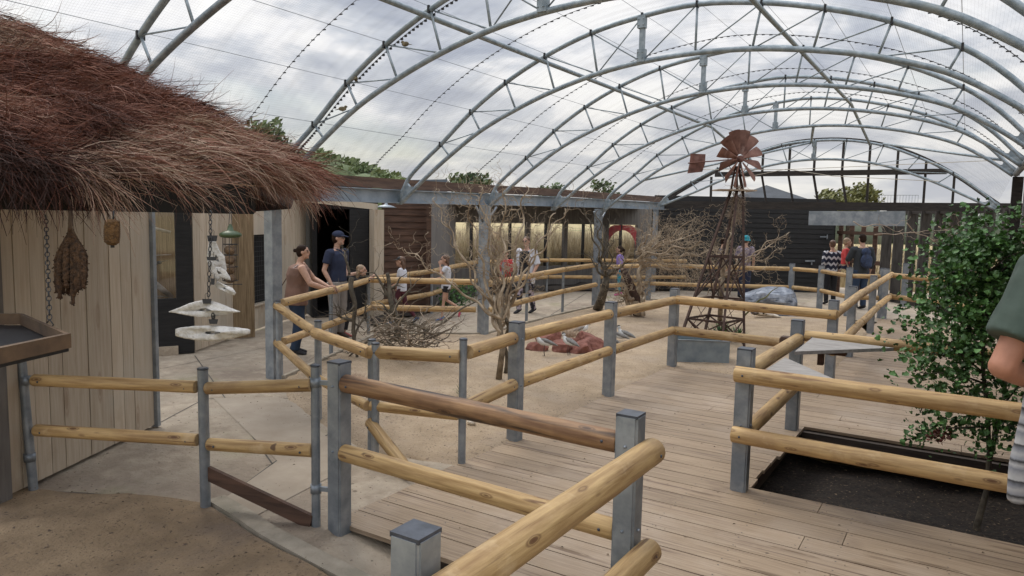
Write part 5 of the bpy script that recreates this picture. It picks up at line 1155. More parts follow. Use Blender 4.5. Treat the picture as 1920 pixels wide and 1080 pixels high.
# millet spray
ms = thing('millet_spray', cp(132, 480, HD), 'large brown bundle of millet sprays hanging from the eave', 'bird food')
b = MB()
for (x, y_, w_) in ((112, 556, 7), (119, 548, 6), (106, 545, 5), (128, 548, 8), (137, 568, 6), (143, 545, 6), (149, 540, 6), (156, 537, 6), (160, 530, 5), (124, 535, 7), (134, 545, 8), (147, 520, 8)):
    pts = []; n_ = 16
    for i in range(n_+1):
        t_ = i/n_; xx = 132+(x-132)*min(1, t_*2.1)**.8; yy = 432+(y_-432)*t_; pts.append(cp(xx, yy, HD+.03*math.sin(x)*t_))
    rad = [w_*HD/F*.88*(.25+.75*min(1, i/7))*(1+.10*(-1)**i)*(1 if i < n_-1 else .6) for i in range(n_+1)]; b.tube(pts, rad, 9, round_=True)
bm = bmesh.new(); me = b_mesh(b); bm.from_mesh(me)
b.build('seed_head', m_millet, ms)
kern = MB()
for i in range(0, len(b.v)-9, 2):
    p = Vector(b.v[i])+Vector((rn(-1, 1), rn(-1, 1), rn(-1, 1)))*.004; s_ = rn(.002, .0036); kern.add([p+V3(s_, 0, 0), p+V3(0, s_, 0), p-V3(s_, 0, 0), p-V3(0, s_, 0), p+V3(0, 0, s_), p-V3(0, 0, s_)], [(0, 1, 4), (1, 2, 4), (2, 3, 4), (3, 0, 4), (1, 0, 5), (2, 1, 5), (3, 2, 5), (0, 3, 5)])
kern.build('seeds', m_millet, ms)
b = MB()
for i in range(9): b.tube([cp(132+rn(-3, 3), 395, HD), cp(132+rn(-4, 4), 420, HD), cp(132+rn(-16, 16), 452, HD)], .003, 5)
b.build('stalk', m_traywood, ms)
# corn cob
cc = cp(210, 436, HD+.05)
b = MB(); prof_ = []
for i in range(25):
    t_ = i/24; prof_.append(((.0255+.003*math.sin(t_*PI))*(1 if t_ < .93 else .7)*(1 if i % 2 else .93), .045-.09*t_))
M_ = Matrix.Rotation(.10, 3, 'Y'); b.lathe(cc, [(.004, .05)]+prof_+[(.004, -.048)], 22, M_); o = b.build('corn_cob', m_corn, origin=cc); tag(o, 'small brown corn cob hanging under the thatch', 'bird food')
b = MB(); b.tube([cp(213, 395, HD+.05), cp(212, 414, HD+.05)], .0035, 6); b.tube([cc-V3(0, 0, .045), cc-V3(0, 0, .056)], .007, 8); k = b.build('hanger', m_black); k.parent = o; k.matrix_parent_inverse = Matrix.Translation(-cc)
# fat ball feeder
ff2 = thing('fat_ball_feeder', cp(432, 470, HD+.1), 'green lidded wire tube feeder holding four brown fat balls', 'bird feeder')
def fp(x, y_): return cp(x, y_, HD+.1)
s_ = (HD+.1)/F
b = MB(); b.lathe(fp(432, 440), [(.003, .040), (.008, .032), (.012, .016), (.026, .012), (.040, .004), (.041, -.004), (.034, -.010), (.02, -.012)], 20); b.build('lid', m_green, ff2)
b = MB(); n_ = 8; cx_ = fp(432, 445); cz_ = fp(432, 526)
for k in range(n_):
    a = 2*PI*k/n_; o2 = V3(math.cos(a), math.sin(a), 0)*.0275; b.tube([cx_+o2, cz_+o2], .0013, 4)
for yy in (458, 478, 500, 526):
    c_ = fp(432, yy); b.tube([c_+V3(math.cos(2*PI*k/16), math.sin(2*PI*k/16), 0)*.0275 for k in range(17)], .0013, 4)
c_ = fp(432, 533); b.tube([c_-CR*.03, c_+CR*.045], .0016, 4); b.tube([c_-CR*.02+CF*.01, c_+CR*.03-CF*.02], .0016, 4); b.build('cage', m_black, ff2)
for yy in (469, 487, 505, 522): b = MB(); b.ell(fp(432+rn(-1, 1), yy), (.0215, .0215, .0185)); b.build('fat_ball', m_fat, ff2)
b = MB(); b.tube([fp(431, 396), fp(429, 420), fp(432, 432)], .0014, 4); b.tube([fp(433, 396), fp(435, 420), fp(432, 432)], .0014, 4); b.build('hanger', m_black, ff2)
# cuttlebones
def cuttle(pts, d0, d1, th, lab, group='cuttlebones clipped to the feeder chain'):
    # outline polygon in picture terms -> thick lens
    n = len(pts); cxm = sum(p[0] for p in pts)/n; cym = sum(p[1] for p in pts)/n; xs = [p[0] for p in pts]; x0, x1 = min(xs), max(xs)
    b = MB(); dd = lambda x: d0+(d1-d0)*(x-x0)/(x1-x0)
    rings = []
    for k, (s__, tz) in enumerate(((1, 0), (.985, .4), (.95, .65), (.87, .84), (.6, .97), (.2, 1.0))):
        rings.append([cp(cxm+(p[0]-cxm)*s__, cym+(p[1]-cym)*s__, dd(p[0]) - th*tz) for p in pts])
    back = [[cp(cxm+(p[0]-cxm)*s__, cym+(p[1]-cym)*s__, dd(p[0])+th*tz*.6) for p in pts] for s__, tz in ((.98, .35), (.9, .7), (.6, .95), (.05, 1))]
    allr = back[::-1]+rings; vs = [v for r_ in allr for v in r_]
    b.add(vs, [(i*n+j, i*n+(j+1) % n, (i+1)*n+(j+1) % n, (i+1)*n+j) for i in range(len(allr)-1) for j in range(n)], True)
    o = b.build('cuttlebone', m_cuttle); tag(o, lab, 'cuttlebone', group); return o
def clip(px, py, w_, h_, d, o, z2=None):
    b = MB(); M = Matrix((CR, CF, CU)).transposed(); s_ = d/F; 
    vs = [cp(px+a*w_/2*(1 if c_ < 0 else .8), py+c_*h_/2, d+e*.008) for e in (-1, 1) for a, c_ in ((-1, 1), (1, 1), (1, -1), (-1, -1))]
    b.add(vs, [(0, 1, 2, 3), (7, 6, 5, 4), (0, 4, 5, 1), (1, 5, 6, 2), (2, 6, 7, 3), (3, 7, 4, 0)])
    for a in (-1, 1): b.tube([cp(px+a*3, py-h_/2, d), cp(px+a*3.6, py-h_/2-8, d), cp(px+a*1, py-h_/2-11, d)], .001, 4)
    k = b.build('binder_clip', m_black); k.parent = o
def oval(x0, x1, ytop, ybot, n=56, p0=.5):
    up_ = []; lo_ = []
    for i in range(n//2): t_ = (i+.5)/(n//2); k = math.sin(PI*t_)**p0; x = x0+(x1-x0)*t_; ym = (ytop(t_)+ybot(t_))/2; up_.append((x, ym+(ytop(t_)-ym)*k+rn(-.3, .3))); lo_.append((x, ym+(ybot(t_)-ym)*k+rn(-.3, .3)))
    return up_+lo_[::-1]
o = cuttle(oval(314, 453, lambda t_: 583-20*math.sin(PI*t_)**1.2, lambda t_: 586+9*math.sin(PI*t_), p0=.35), 2.55, 2.5, .012, 'upper of the two large wide cuttlebones hanging level, thin and domed'); clip(388, 565, 18, 9, 2.51, o)
o = cuttle(oval(326, 472, lambda t_: 612-3*math.sin(PI*t_)+3*t_, lambda t_: 634+8*math.sin(PI*t_)-6*t_, p0=.2), 2.53, 2.48, .016, 'lowest and thickest wide cuttlebone, rough white surface'); clip(400, 603, 18, 9, 2.49, o)
o = cuttle([(392, 452), (404, 452), (412, 470), (421, 480), (425, 505), (423, 512), (412, 512), (400, 500), (388, 492), (388, 476)], 2.60, 2.6, .008, 'flat beige cuttlebone at the top of the chain'); clip(398, 447, 20, 11, 2.57, o)
o = cuttle([(390, 492), (397, 489), (404, 500), (414, 501), (424, 508), (432, 520), (433, 526), (426, 525), (414, 520), (407, 530), (399, 515), (393, 505)], 2.56, 2.56, .012, 'broken curved white cuttlebone hooked in the middle of the chain'); clip(397, 485, 20, 7, 2.53, o)
o = cuttle([(403, 534), (408, 527), (420, 533), (436, 540), (443, 549), (440, 554), (432, 552), (418, 545), (406, 540)], 2.55, 2.5, .008, 'small slanting oval cuttlebone below the broken one'); clip(399, 528, 8, 12, 2.53, o)
b = MB(); chain(b, cp(394, 396, 2.62), cp(395, 446, 2.60)); chain(b, cp(395, 446, 2.56), cp(393, 480, 2.55)); chain(b, cp(393, 490, 2.55), cp(391, 556, 2.52)); chain(b, cp(399, 590, 2.50), cp(400, 600, 2.50))
tag(b.build('feeder_chain', m_black), 'black chain carrying the cuttlebones', 'chain')
# ================================================================= SHRUB IN THE PIT
shb = thing('leafy_shrub', (.3, 6.6, -.36), 'leafy dark green shrub growing up from the pit at the right', 'shrub')
b = MB(); g0 = gz(1832, 985, -.34); SD = (g0-V3(0, 0, H)).dot(CF)
stem = [g0-V3(0, 0, .1), g0, cp(1850, 920, SD), cp(1855, 860, SD), cp(1852, 780, SD), cp(1842, 680, SD), cp(1850, 560, SD), cp(1842, 470, SD)]
b.tube(stem, [.034, .026, .021, .019, .017, .015, .012, .007], 8); b.tube([cp(1855, 860, SD), cp(1880, 760, SD+.2), cp(1900, 600, SD+.3)], [.022, .015, .008], 6)
br = []
for (a, c_) in (((1850, 800), (1690, 828)), ((1852, 780), (1740, 770)), ((1848, 720), (1730, 700)), ((1845, 700), (1720, 620)), ((1846, 640), (1745, 570)), ((1848, 600), (1770, 500)), ((1848, 560), (1905, 480)), ((1850, 620), (1935, 540)), ((1848, 520), (1800, 470)), ((1845, 480), (1850, 445)), ((1850, 800), (1900, 800)), ((1880, 760), (1930, 720)), ((1845, 680), (1760, 660)), ((1842, 540), (1900, 520)), ((1846, 560), (1775, 480)), ((1846, 520), (1885, 462)), ((1846, 500), (1820, 452)), ((1846, 640), (1730, 600)), ((1846, 520), (1920, 470)), ((1850, 600), (1900, 590)), ((1850, 560), (1820, 520))):
    dz_ = rn(-.35, .35); A_, B_ = cp(*a, SD), cp(*c_, SD+dz_); m_ = (A_+B_)/2+V3(0, 0, .05); b.tube([A_, m_, B_], [.010, .006, .002], 5); br.append((A_, m_, B_))
b.build('trunk', m_barkdark, shb)
b = MB()
def leaf(b, p, s_, nrm, up_):
    x = up_.cross(nrm).normalized()*s_; y_ = up_*s_; n_ = nrm*s_*.18
    b.tone = rng.random()
    b.add([p, p+x*.55+y_*.25+n_, p+x*.38+y_*.55, p+x*.42+y_*.9+n_, p+y_*1.15-n_*.5, p-x*.42+y_*.9+n_, p-x*.38+y_*.55, p-x*.55+y_*.25+n_], [(0, 1, 2, 4), (2, 3, 4), (0, 4, 6, 7), (4, 5, 6)])
for bi, (A_, m_, B_) in enumerate(br):
    nn_ = 600 if bi != 0 else 130
    for i in range(nn_):
        t_ = rng.random()**.7; c_ = A_.lerp(m_, t_*2) if t_ < .5 else m_.lerp(B_, t_*2-1); sp_ = .19 if bi not in (0,) else .07
        k_ = int(t_*5); off = Vector(rng.normal(size=3))*sp_*.75
        if noise.noise((c_+off)*6) < -.12: continue
        nv_ = (Vector(rng.normal(size=3))+V3(0, 0, 1.0)).normalized(); upv = nv_.orthogonal().normalized(); upv = (Quaternion(nv_, rng.uniform(0, 6.28)) @ upv)
        leaf(b, c_+off, .034*rng.uniform(.6, 1.5), nv_, upv)
b.build('foliage', m_leaf, shb)
b = MB()
for i in range(60):
    c_ = cp(1760+rn(-22, 22), 815+rn(-12, 14), SD+rn(-.1, .1)); nv_ = Vector(rng.normal(size=3)).normalized(); leaf(b, c_, .03, nv_, nv_.orthogonal().normalized())
b.build('red_leaves', mat('red_leaf', (.10, .03, .025), (.22, .08, .05), 5, .5, tone=.4), shb)
b = MB()
for (a, c_, d) in (((1640, 440), (1790, 430), 9.5), ((1700, 418), (1775, 470), 9.6), ((1600, 415), (1690, 432), 9.8), ((1775, 470), (1782, 500), 9.5), ((1760, 425), (1800, 445), 9.6)):
    q = curl(b, cp(*a, d), cp(*c_, d)-cp(*a, d), (cp(*c_, d)-cp(*a, d)).length*1.1, .008, .003, .3, .5, target=cp(*c_, d)); twigs(b, *q, 2, 3, .3)
b.build('bare_twig', m_twig, shb)
# ================================================================= PEOPLE
def remesh(b, name, vox, mats, smooth=3):
    me = bpy.data.meshes.new('tmp'); me.from_pydata([tuple(v) for v in b.v], [], b.f); o = bpy.data.objects.new('tmp', me); COL.objects.link(o)
    m = o.modifiers.new('r', 'REMESH'); m.mode = 'VOXEL'; m.voxel_size = vox; s_ = o.modifiers.new('s', 'SMOOTH'); s_.factor = .5; s_.iterations = smooth
    dg = bpy.context.evaluated_depsgraph_get(); me2 = bpy.data.meshes.new_from_object(o.evaluated_get(dg)); bpy.data.objects.remove(o); me2.name = name
    me2.materials.clear()
    for q in mats: me2.materials.append(q)
    for p in me2.polygons: p.use_smooth = True
    ob = bpy.data.objects.new(name, me2); COL.objects.link(ob); return ob
def person(loc, face, h, lab, skinc, pose=None, top=None, bottom=None, shoes=None, hair=None, extra=None, group=None, wide=1.0, vox=.011, lean=0.0, name='person'):
    s = h/1.75; pose = pose or {}
    if face.length < .01: face = V3(0, 1, 0)
    f_ = V3(face.x, face.y, 0).normalized(); t_ = thing(name, loc, lab, 'person', group)
    t_.rotation_euler = (0, 0, math.atan2(-f_.x, f_.y)); MWI[t_.name] = Matrix.Identity(4)
    kid = h < 1.45; hs = 1.16 if kid else 1.0      # children have larger heads
    ln = lambda z: lean*max(0, z-.9)              # forward lean grows with height
    def q(x, y, z): return V3(x, y+ln(z), z)*s
    J = dict(hipL=(-.09, 0, .9), hipR=(.09, 0, .9), kneeL=(-.10, .02, .49), kneeR=(.10, .02, .49), ankL=(-.10, -.02, .09), ankR=(.10, -.02, .09), shL=(-.18*wide, 0, 1.41), shR=(.18*wide, 0, 1.41), elL=(-.235*wide, -.04, 1.13), elR=(.235*wide, -.04, 1.13), wrL=(-.24*wide, .06, .88), wrR=(.24*wide, .06, .88), head=(0, .03, 1.635), headyaw=0.0)
    J.update(pose); hy = J['headyaw']
    g = {k: q(*v) for k, v in J.items() if k != 'headyaw'}
    ms = skin('tone', skinc) if False else mat('skin_%02d%02d%02d' % tuple(int(c*99) for c in skinc), tuple(x*.9 for x in skinc), tuple(min(1, x*1.08) for x in skinc), 18, .55, spec=.35)
    HM = Matrix.Rotation(hy, 3, 'Z'); hc = g['head']
    def hq(x, y, z): return hc+HM @ (V3(x, y, z)*s*hs)
    b = MB()
    # head with jaw, nose, ears; neck
    b.ell(hq(0, -.005, .025), (.074*s*hs, .092*s*hs, .088*s*hs), HM); b.ell(hq(0, .025, -.045), (.054*s*hs, .062*s*hs, .060*s*hs), HM)
    b.tube([hq(0, .080, .03), hq(0, .098, -.005), hq(0, .090, -.018)], [.010*s*hs, .014*s*hs, .013*s*hs], 8, round_=True)
    for sx in (-1, 1): b.ell(hq(sx*.075, -.008, -.002), (.010*s*hs, .02*s*hs, .03*s*hs), HM)
    b.ell(hq(0, .082, -.045), (.022*s, .012*s, .008*s), HM); b.ell(hq(0, .07, -.085), (.022*s, .018*s, .016*s), HM)
    nb0 = q(0, -.015, 1.44)
    b.tube([q(0, -.02, 1.40), nb0, hc+V3(0, -.015, -.05)*s], [.062*s, .052*s, .050*s], 12, round_=True)
    # torso
    b.tube([q(0, 0, .88), q(0, 0, 1.0), q(0, .0, 1.12), q(0, .0, 1.27), q(0, -.005, 1.38), q(0, -.01, 1.43)], [(.145*s*wide, .105*s*wide), (.145*s*wide, .10*s*wide), (.13*s*wide, .098*s*wide), (.155*s*wide, .11*s*wide), (.155*s*wide, .09*s), (.09*s, .06*s)], 18, side=(1, 0, 0), round_=True)
    aw = (1 if not kid else .82)*(.85+.15*wide)*(1.0+.35*(wide-1))
    for S_ in 'LR':
        sh, el, wr2 = g['sh'+S_], g['el'+S_], g['wr'+S_]
        b.tube([sh+(V3(0, 0, 0)-V3(sh.x, 0, 0))*.25, sh, sh.lerp(el, .5), el], [.052*s*aw, .052*s*aw, .045*s*aw, .036*s*aw], 10, round_=True)
        b.tube([el, el.lerp(wr2, .35), wr2], [.038*s*aw, .037*s*aw, .025*s*aw], 10, round_=True)
        d = J.get('hand'+S_); d = Vector(d).normalized() if d else (wr2-el).normalized()
        side_v = d.cross(V3(1 if S_ == 'R' else -1, 0, 0)); side_v = side_v.normalized() if side_v.length > .1 else V3(0, 1, 0)
        pal = wr2+d*.05*s; b.tube([wr2, pal, wr2+d*.095*s], [(.030*s, .016*s), (.040*s, .016*s), (.036*s, .013*s)], 10, side=side_v, round_=True)
        curl_ = (V3(-1 if S_ == 'R' else 1, 0, 0)*.25+V3(0, 0, -.2))
        for k, ll in enumerate((.066, .075, .070, .055)):
            o2 = side_v*(-.028+.0187*k)*s; p0 = wr2+d*.085*s+o2; p1 = p0+d*ll*.5*s; p2 = p1+(d+curl_).normalized()*ll*.5*s; b.tube([p0, p1, p2], [.0088*s, .0082*s, .0066*s], 7, round_=True)
        p0 = wr2+d*.03*s-side_v*.03*s; b.tube([p0, p0+(d-side_v*.8).normalized()*.04*s, p0+(d*1.2-side_v*.5).normalized()*.075*s], [.011*s, .010*s, .008*s], 7, round_=True)
        hp_, kn, an = g['hip'+S_], g['knee'+S_], g['ank'+S_]
        lw_ = (.85+.25*(wide-.85)) if not kid else .78
        b.tube([hp_, hp_.lerp(kn, .4), kn], [.085*s*lw_*wide, .076*s*lw_, .052*s*lw_], 12, round_=True)
        b.tube([kn, kn.lerp(an, .35), an], [.050*s*lw_, .053*s*lw_, .034*s*lw_], 12, round_=True)
        ft_ = Vector(J.get('toe'+S_, (0, 1, -.25))).normalized(); b.tube([an-ft_*.04*s-V3(0, 0, .04)*s, an+ft_*.06*s-V3(0, 0, .045)*s, an+ft_*.15*s-V3(0, 0, .045)*s], [(.034*s, .03*s), (.038*s, .028*s), (.034*s, .018*s)], 10, side=(1, 0, 0), round_=True)
    body = remesh(b, 'body', vox*s, [ms, mat('eye_dark', (.02, .015, .012)), mat('lips', tuple(c*k for c, k in zip(skinc, (.85, .55, .5)))), mat('brow', (.06, .04, .03))], 2); body.parent = t_
    # paint eyes, brows, lips onto the one body mesh
    me = body.data; n_ = len(me.polygons); cc_ = np.empty(n_*3, np.float32); me.polygons.foreach_get('center', cc_); cc_ = cc_.reshape(-1, 3); mi = np.zeros(n_, np.int32)
    Mi = np.array(HM.inverted()); loc_ = (cc_-np.array(hc)) @ Mi.T/(s*hs); fr_ = loc_[:, 1] > .03
    for sx in (-1, 1):
        mi[fr_ & (((loc_[:, 0]-sx*.032)/.015)**2+((loc_[:, 2]-.012)/.008)**2 < 1)] = 1; mi[fr_ & (((loc_[:, 0]-sx*.033)/.022)**2+((loc_[:, 2]-.034)/.006)**2 < 1)] = 3
    mi[fr_ & (np.abs(loc_[:, 0]) < .022) & (np.abs(loc_[:, 2]+.046) < .008)] = 2
    me.polygons.foreach_set('material_index', mi)
    def cloth(nm, bb, m, vx=vox, sm=4):
        o = remesh(bb, nm, vx*s, [m], sm); o.parent = t_
        if nm in ('top', 'trousers', 'shorts', 'white_cardigan', 'striped_knit_sleeve'):
            n_v = len(o.data.vertices); C_ = np.empty(n_v*3, np.float32); N_ = np.empty(n_v*3, np.float32); o.data.vertices.foreach_get('co', C_); o.data.vertices.foreach_get('normal', N_)
            C_ = C_.reshape(-1, 3); N_ = N_.reshape(-1, 3); A1 = C_*np.array([9, 9, 5.]); A2 = C_*np.array([22, 22, 16.])
            k_ = np.array([noise.noise(Vector(p)+Vector((loc[0], 0, 0))) for p in A1])+.6*np.array([noise.noise(Vector(p)+Vector((0, loc[1], 0))) for p in A2])
            o.data.vertices.foreach_set('co', (C_+N_*(.006*k_+.002)[:, None]).astype(np.float32).ravel()); o.data.update()
        return o
    if top:
        m, sl, bot = top[0], top[1], top[2]; tk = top[3] if len(top) > 3 else .014
        bb = MB(); zs = [bot, 1.0, 1.12, 1.27, 1.385, 1.432]; ws = [(.155, .118), (.152, .112), (.142, .11), (.165, .122), (.165, .10), (.08, .062)]
        if bot > .98: zs, ws = zs[:1]+zs[2:], ws[:1]+ws[2:]
        bb.tube([q(0, 0, z) for z in zs], [((a_+tk-.012)*s*wide, (c_+tk-.012)*s*wide) for a_, c_ in ws], 20, side=(1, 0, 0))
        if sl > 0:
            for S_ in 'LR':
                sh, el, wr2 = g['sh'+S_], g['el'+S_], g['wr'+S_]; e1 = sh.lerp(el, min(1, sl)); bb.tube([sh+V3(-sh.x*.3, 0, -.01), sh, e1], [(.062+tk-.014)*s*aw, (.064+tk-.014)*s*aw, (.058+tk-.014)*s*aw], 12)
                bb.ell(sh, (.060*s*aw,)*3)
                if sl > 1: e2 = el.lerp(wr2, sl-1); bb.tube([el, e2], [.052*s*aw, .038*s*aw], 12); bb.ell(el, (.05*s*aw,)*3)
        cloth('top', bb, m)
    if bottom:
        m, lg, topz = bottom[0], bottom[1], bottom[2]; loose = bottom[3] if len(bottom) > 3 else .012
        bb = MB(); bb.tube([q(0, 0, topz), q(0, 0, .90), q(0, 0, .80)], [(.150*s*wide, .112*s*wide), (.158*s*wide, .12*s*wide), (.13*s*wide, .10*s*wide)], 18, side=(1, 0, 0))
        for S_ in 'LR':
            hp_, kn, an = g['hip'+S_], g['knee'+S_], g['ank'+S_]; k1 = min(1, lg); e1 = hp_.lerp(kn, k1); lw_ = (.85+.25*(wide-.85)) if not kid else .78
            bb.tube([hp_+V3(0, 0, .02), hp_.lerp(e1, .5), e1], [(.088*lw_*wide+loose)*s, (.078*lw_+loose)*s, ((.054 if lg >= 1 else .075)*lw_+loose*1.2)*s], 14)
            if lg > 1: e2 = kn.lerp(an, min(1, lg-1)); bb.ell(kn, ((.056*lw_+loose)*s,)*3); bb.tube([kn, kn.lerp(e2, .5), e2+V3(0, 0, -.02)*s], [(.055*lw_+loose)*s, (.05*lw_+loose)*s, (.042*lw_+loose)*s], 14)
        cloth('trousers' if lg > 1 else 'shorts', bb, m)
    if shoes:
        for S_ in 'LR':
            an = g['ank'+S_]; ft_ = Vector(J.get('toe'+S_, (0, 1, -.25))).normalized(); bb = MB()
            bb.tube([an-ft_*.05*s-V3(0, 0, .035)*s, an+ft_*.05*s-V3(0, 0, .045)*s, an+ft_*.165*s-V3(0, 0, .05)*s], [(.043*s, .045*s), (.048*s, .038*s), (.042*s, .026*s)], 12, side=(1, 0, 0), round_=True); bb.tube([an-V3(0, 0, .03)*s, an+V3(0, 0, .0)*s], [.045*s, .042*s], 12)
            cloth('shoe', bb, shoes)
    if hair:
        m, ln_, style = hair; bb = MB()
        bb.ell(hq(0, -.022, .048), (.082*s*hs, .092*s*hs, .080*s*hs), HM); bb.ell(hq(0, -.045, .0), (.078*s*hs, .068*s*hs, .085*s*hs), HM)
        if style == 'bun': bb.ell(hq(0, -.13, .03), (.032*s*hs,)*3, HM)
        if style == 'long':
            for sx in (-.06, -.03, 0, .03, .06): bb.tube([hq(sx, -.05, .02), hq(sx*1.15, -.075, -.06), hq(sx*1.2, -.09, -.06-ln_)], [.032*s*hs, .034*s*hs, .014*s*hs], 9, round_=True)
        if style == 'pony': bb.tube([hq(0, -.10, .05), hq(0, -.15, .0), hq(0, -.14, -.06-ln_)], [.03*s*hs, .036*s*hs, .014*s*hs], 9, round_=True)
        cloth('hair', bb, m, vox*.8, 1)
    if extra: extra(t_, g, q, hq, s, HM, cloth)
    return t_
IR = V3(CR.x, CR.y, 0).normalized(); IB = V3(-IR.y, IR.x, 0)   # right and away, on the ground
SK = (.50, .30, .215)
def cl(n, c, **k): return mat(n, tuple(x*.85 for x in c), tuple(min(1, x*1.12) for x in c), 6, .85, bump=.1, **k)
brown_hair = mat('dark_brown_hair', (.012, .007, .005), (.035, .019, .012), 30, .75, spec=.15, stretch=(8, 8, 1)); fair_hair = mat('fair_hair', (.20, .13, .08), (.42, .30, .19), 30, .5, stretch=(8, 8, 1)); light_brown = mat('light_brown_hair', (.06, .03, .018), (.17, .09, .05), 30, .5, stretch=(8, 8, 1))
def ex_woman(t_, g, q, hq, s, HM, cloth):
    b = MB(); b.tube([q(.12, .12, 1.28), q(.06, .02, 1.45), q(-.04, -.10, 1.40), q(-.06, -.24, 1.1), q(.0, -.29, .95)], [(.022, .008)]*5, 8, side=(1, 0, 0)); b.ell(q(.02, -.31, .82), (.12, .06, .17)); o = cloth('shoulder_bag', b, cl('bag_brown', (.075, .035, .025)))
    b = MB(); b.tube([q(.20, .09, 1.26), q(.20, .06, 1.42), q(.17, -.03, 1.45), q(.20, -.10, 1.38)], [(.014, .004)]*4, 8, side=(1, 0, 0)); cloth('white_strap', b, cl('white_cloth', (.62, .63, .66)), .007)
person(V3(-8.42, 7.35, 0), IR+IB*.25, 1.62, 'woman with dark hair in a bun, brown vest top and jeans, leaning on the rail', SK, dict(shL=(-.24, .02, 1.42), shR=(.24, .04, 1.40), elR=(.32, .20, 1.16), wrR=(.22, .50, 1.05), elL=(-.30, .24, 1.18), wrL=(-.10, .50, 1.06), kneeL=(-.11, .03, .49), kneeR=(.10, .05, .49), handR=(0, 1, -.1), handL=(0, 1, 0), headyaw=-.1), top=(cl('brown_vest', (.20, .115, .085)), 0, .80, .022), bottom=(cl('blue_jeans', (.018, .035, .07)), 2, .9, .03), shoes=cl('dark_shoe', (.03, .03, .035)), hair=(brown_hair, 0, 'bun'), wide=1.45, extra=ex_woman, lean=.12)
navy = cl('navy_cloth', (.018, .026, .058))
def ex_cap(c_m, bill=1.0):
    def f(t_, g, q, hq, s, HM, cloth):
        b = MB(); b.ell(hq(0, -.008, .062), (.090*s, .103*s, .072*s), HM); b.tube([hq(0, .05, .045), hq(0, .11, .045), hq(0, .165, .030)], [(.075*s, .012*s), (.068*s, .008*s), (.03*s, .006*s)], 12, side=HM @ V3(1, 0, 0)); cloth('cap', b, c_m, .007, 2)
    return f
def ex_man(t_, g, q, hq, s, HM, cloth):
    ex_cap(navy)(t_, g, q, hq, s, HM, cloth)
    b = MB(); b.tube([g['wrL'].lerp(g['elL'], .12), g['wrL'].lerp(g['elL'], .2)], [.036*s]*2, 12); cloth('watch', b, m_black, .006)
    b = MB()
    for sx in (-1, 1):
        b.tube([hq(sx*.033+.022*math.cos(a), .093, .010+.016*math.sin(a)) for a in [2*PI*i/10 for i in range(11)]], .0028, 5, caps=False); b.tube([hq(sx*.055, .09, .015), hq(sx*.078, 0, .015)], .0028, 5)
    o = b.build('glasses', m_black); o.parent = t_
    b = MB(); b.tube([q(-.05, .05, 1.46), q(0, .09, 1.43), q(.05, .05, 1.46), q(.06, -.03, 1.47), q(-.06, -.03, 1.47), q(-.05, .05, 1.46)], [(.012, .018)]*6, 8); cloth('collar', b, navy, .008)
person(V3(-9.0, 8.75, 0), IR*.9-IB*.42, 1.80, 'tall man in navy cap and navy polo shirt, grey chinos, hand by his pocket', (.50, .31, .23), dict(elL=(-.27, -.06, 1.12), wrL=(-.19, .08, .90), elR=(.27, -.05, 1.12), wrR=(.22, .07, .88), headyaw=.38), top=(navy, .62, .93, .02), bottom=(cl('stone_chinos', (.27, .245, .225)), 2, .96, .03), shoes=cl('brown_shoe', (.06, .04, .03)), hair=(brown_hair, 0, 'short'), wide=1.08, extra=ex_man)
blackc = cl('black_cloth', (.012, .012, .015))
person(V3(-9.0, 8.98, 0)+IR*.05, IR+IB*.1, 1.28, 'fair haired child in black leaning chin first on the rail beside the man', SK, dict(head=(0, .24, 1.54), shL=(-.15, .12, 1.33), shR=(.15, .12, 1.33), elR=(.20, .30, 1.20), wrR=(.08, .46, 1.36), elL=(-.20, .30, 1.20), wrL=(-.06, .46, 1.36), hipL=(-.08, -.1, .9), hipR=(.08, -.1, .9), kneeL=(-.09, -.16, .49), kneeR=(.09, -.05, .49), ankL=(-.10, -.2, .09), ankR=(.10, -.12, .09), headyaw=-.05), top=(blackc, 1.85, .86, .02), bottom=(blackc, 1.8, .9, .025), shoes=cl('red_shoe', (.35, .09, .08)), hair=(fair_hair, .10, 'long'), vox=.011, lean=.05)
whitec = cl('white_shirt', (.60, .61, .66)); burg = cl('burgundy', (.075, .015, .025)); blues = cl('blue_trainer', (.03, .10, .24))
person(V3(-9.12, 10.55, 0), -IR+IB*.05, 1.32, 'girl in black cap and white shirt with burgundy leggings walking left', SK, dict(kneeL=(-.09, .22, .52), ankL=(-.09, .20, .10), kneeR=(.09, -.08, .50), ankR=(.09, -.36, .17), toeR=(0, 1, -.9), elL=(-.21, -.02, 1.13), wrL=(-.16, .16, 1.02), elR=(.21, -.06, 1.12), wrR=(.18, .10, .95), head=(0, .04, 1.60)), top=(whitec, .6, .86, .022), bottom=(burg, 1.9, .9, .008), shoes=blues, hair=(light_brown, .20, 'long'), extra=ex_cap(plain('cap_black', (.015, .015, .017))))
def ex_sleeve(t_, g, q, hq, s, HM, cloth):
    b = MB()
    for S_ in 'LR': b.tube([g['sh'+S_].lerp(g['el'+S_], .48), g['sh'+S_].lerp(g['el'+S_], .56)], [.056*s]*2, 12)
    cloth('sleeve_stripe', b, navy, .007)
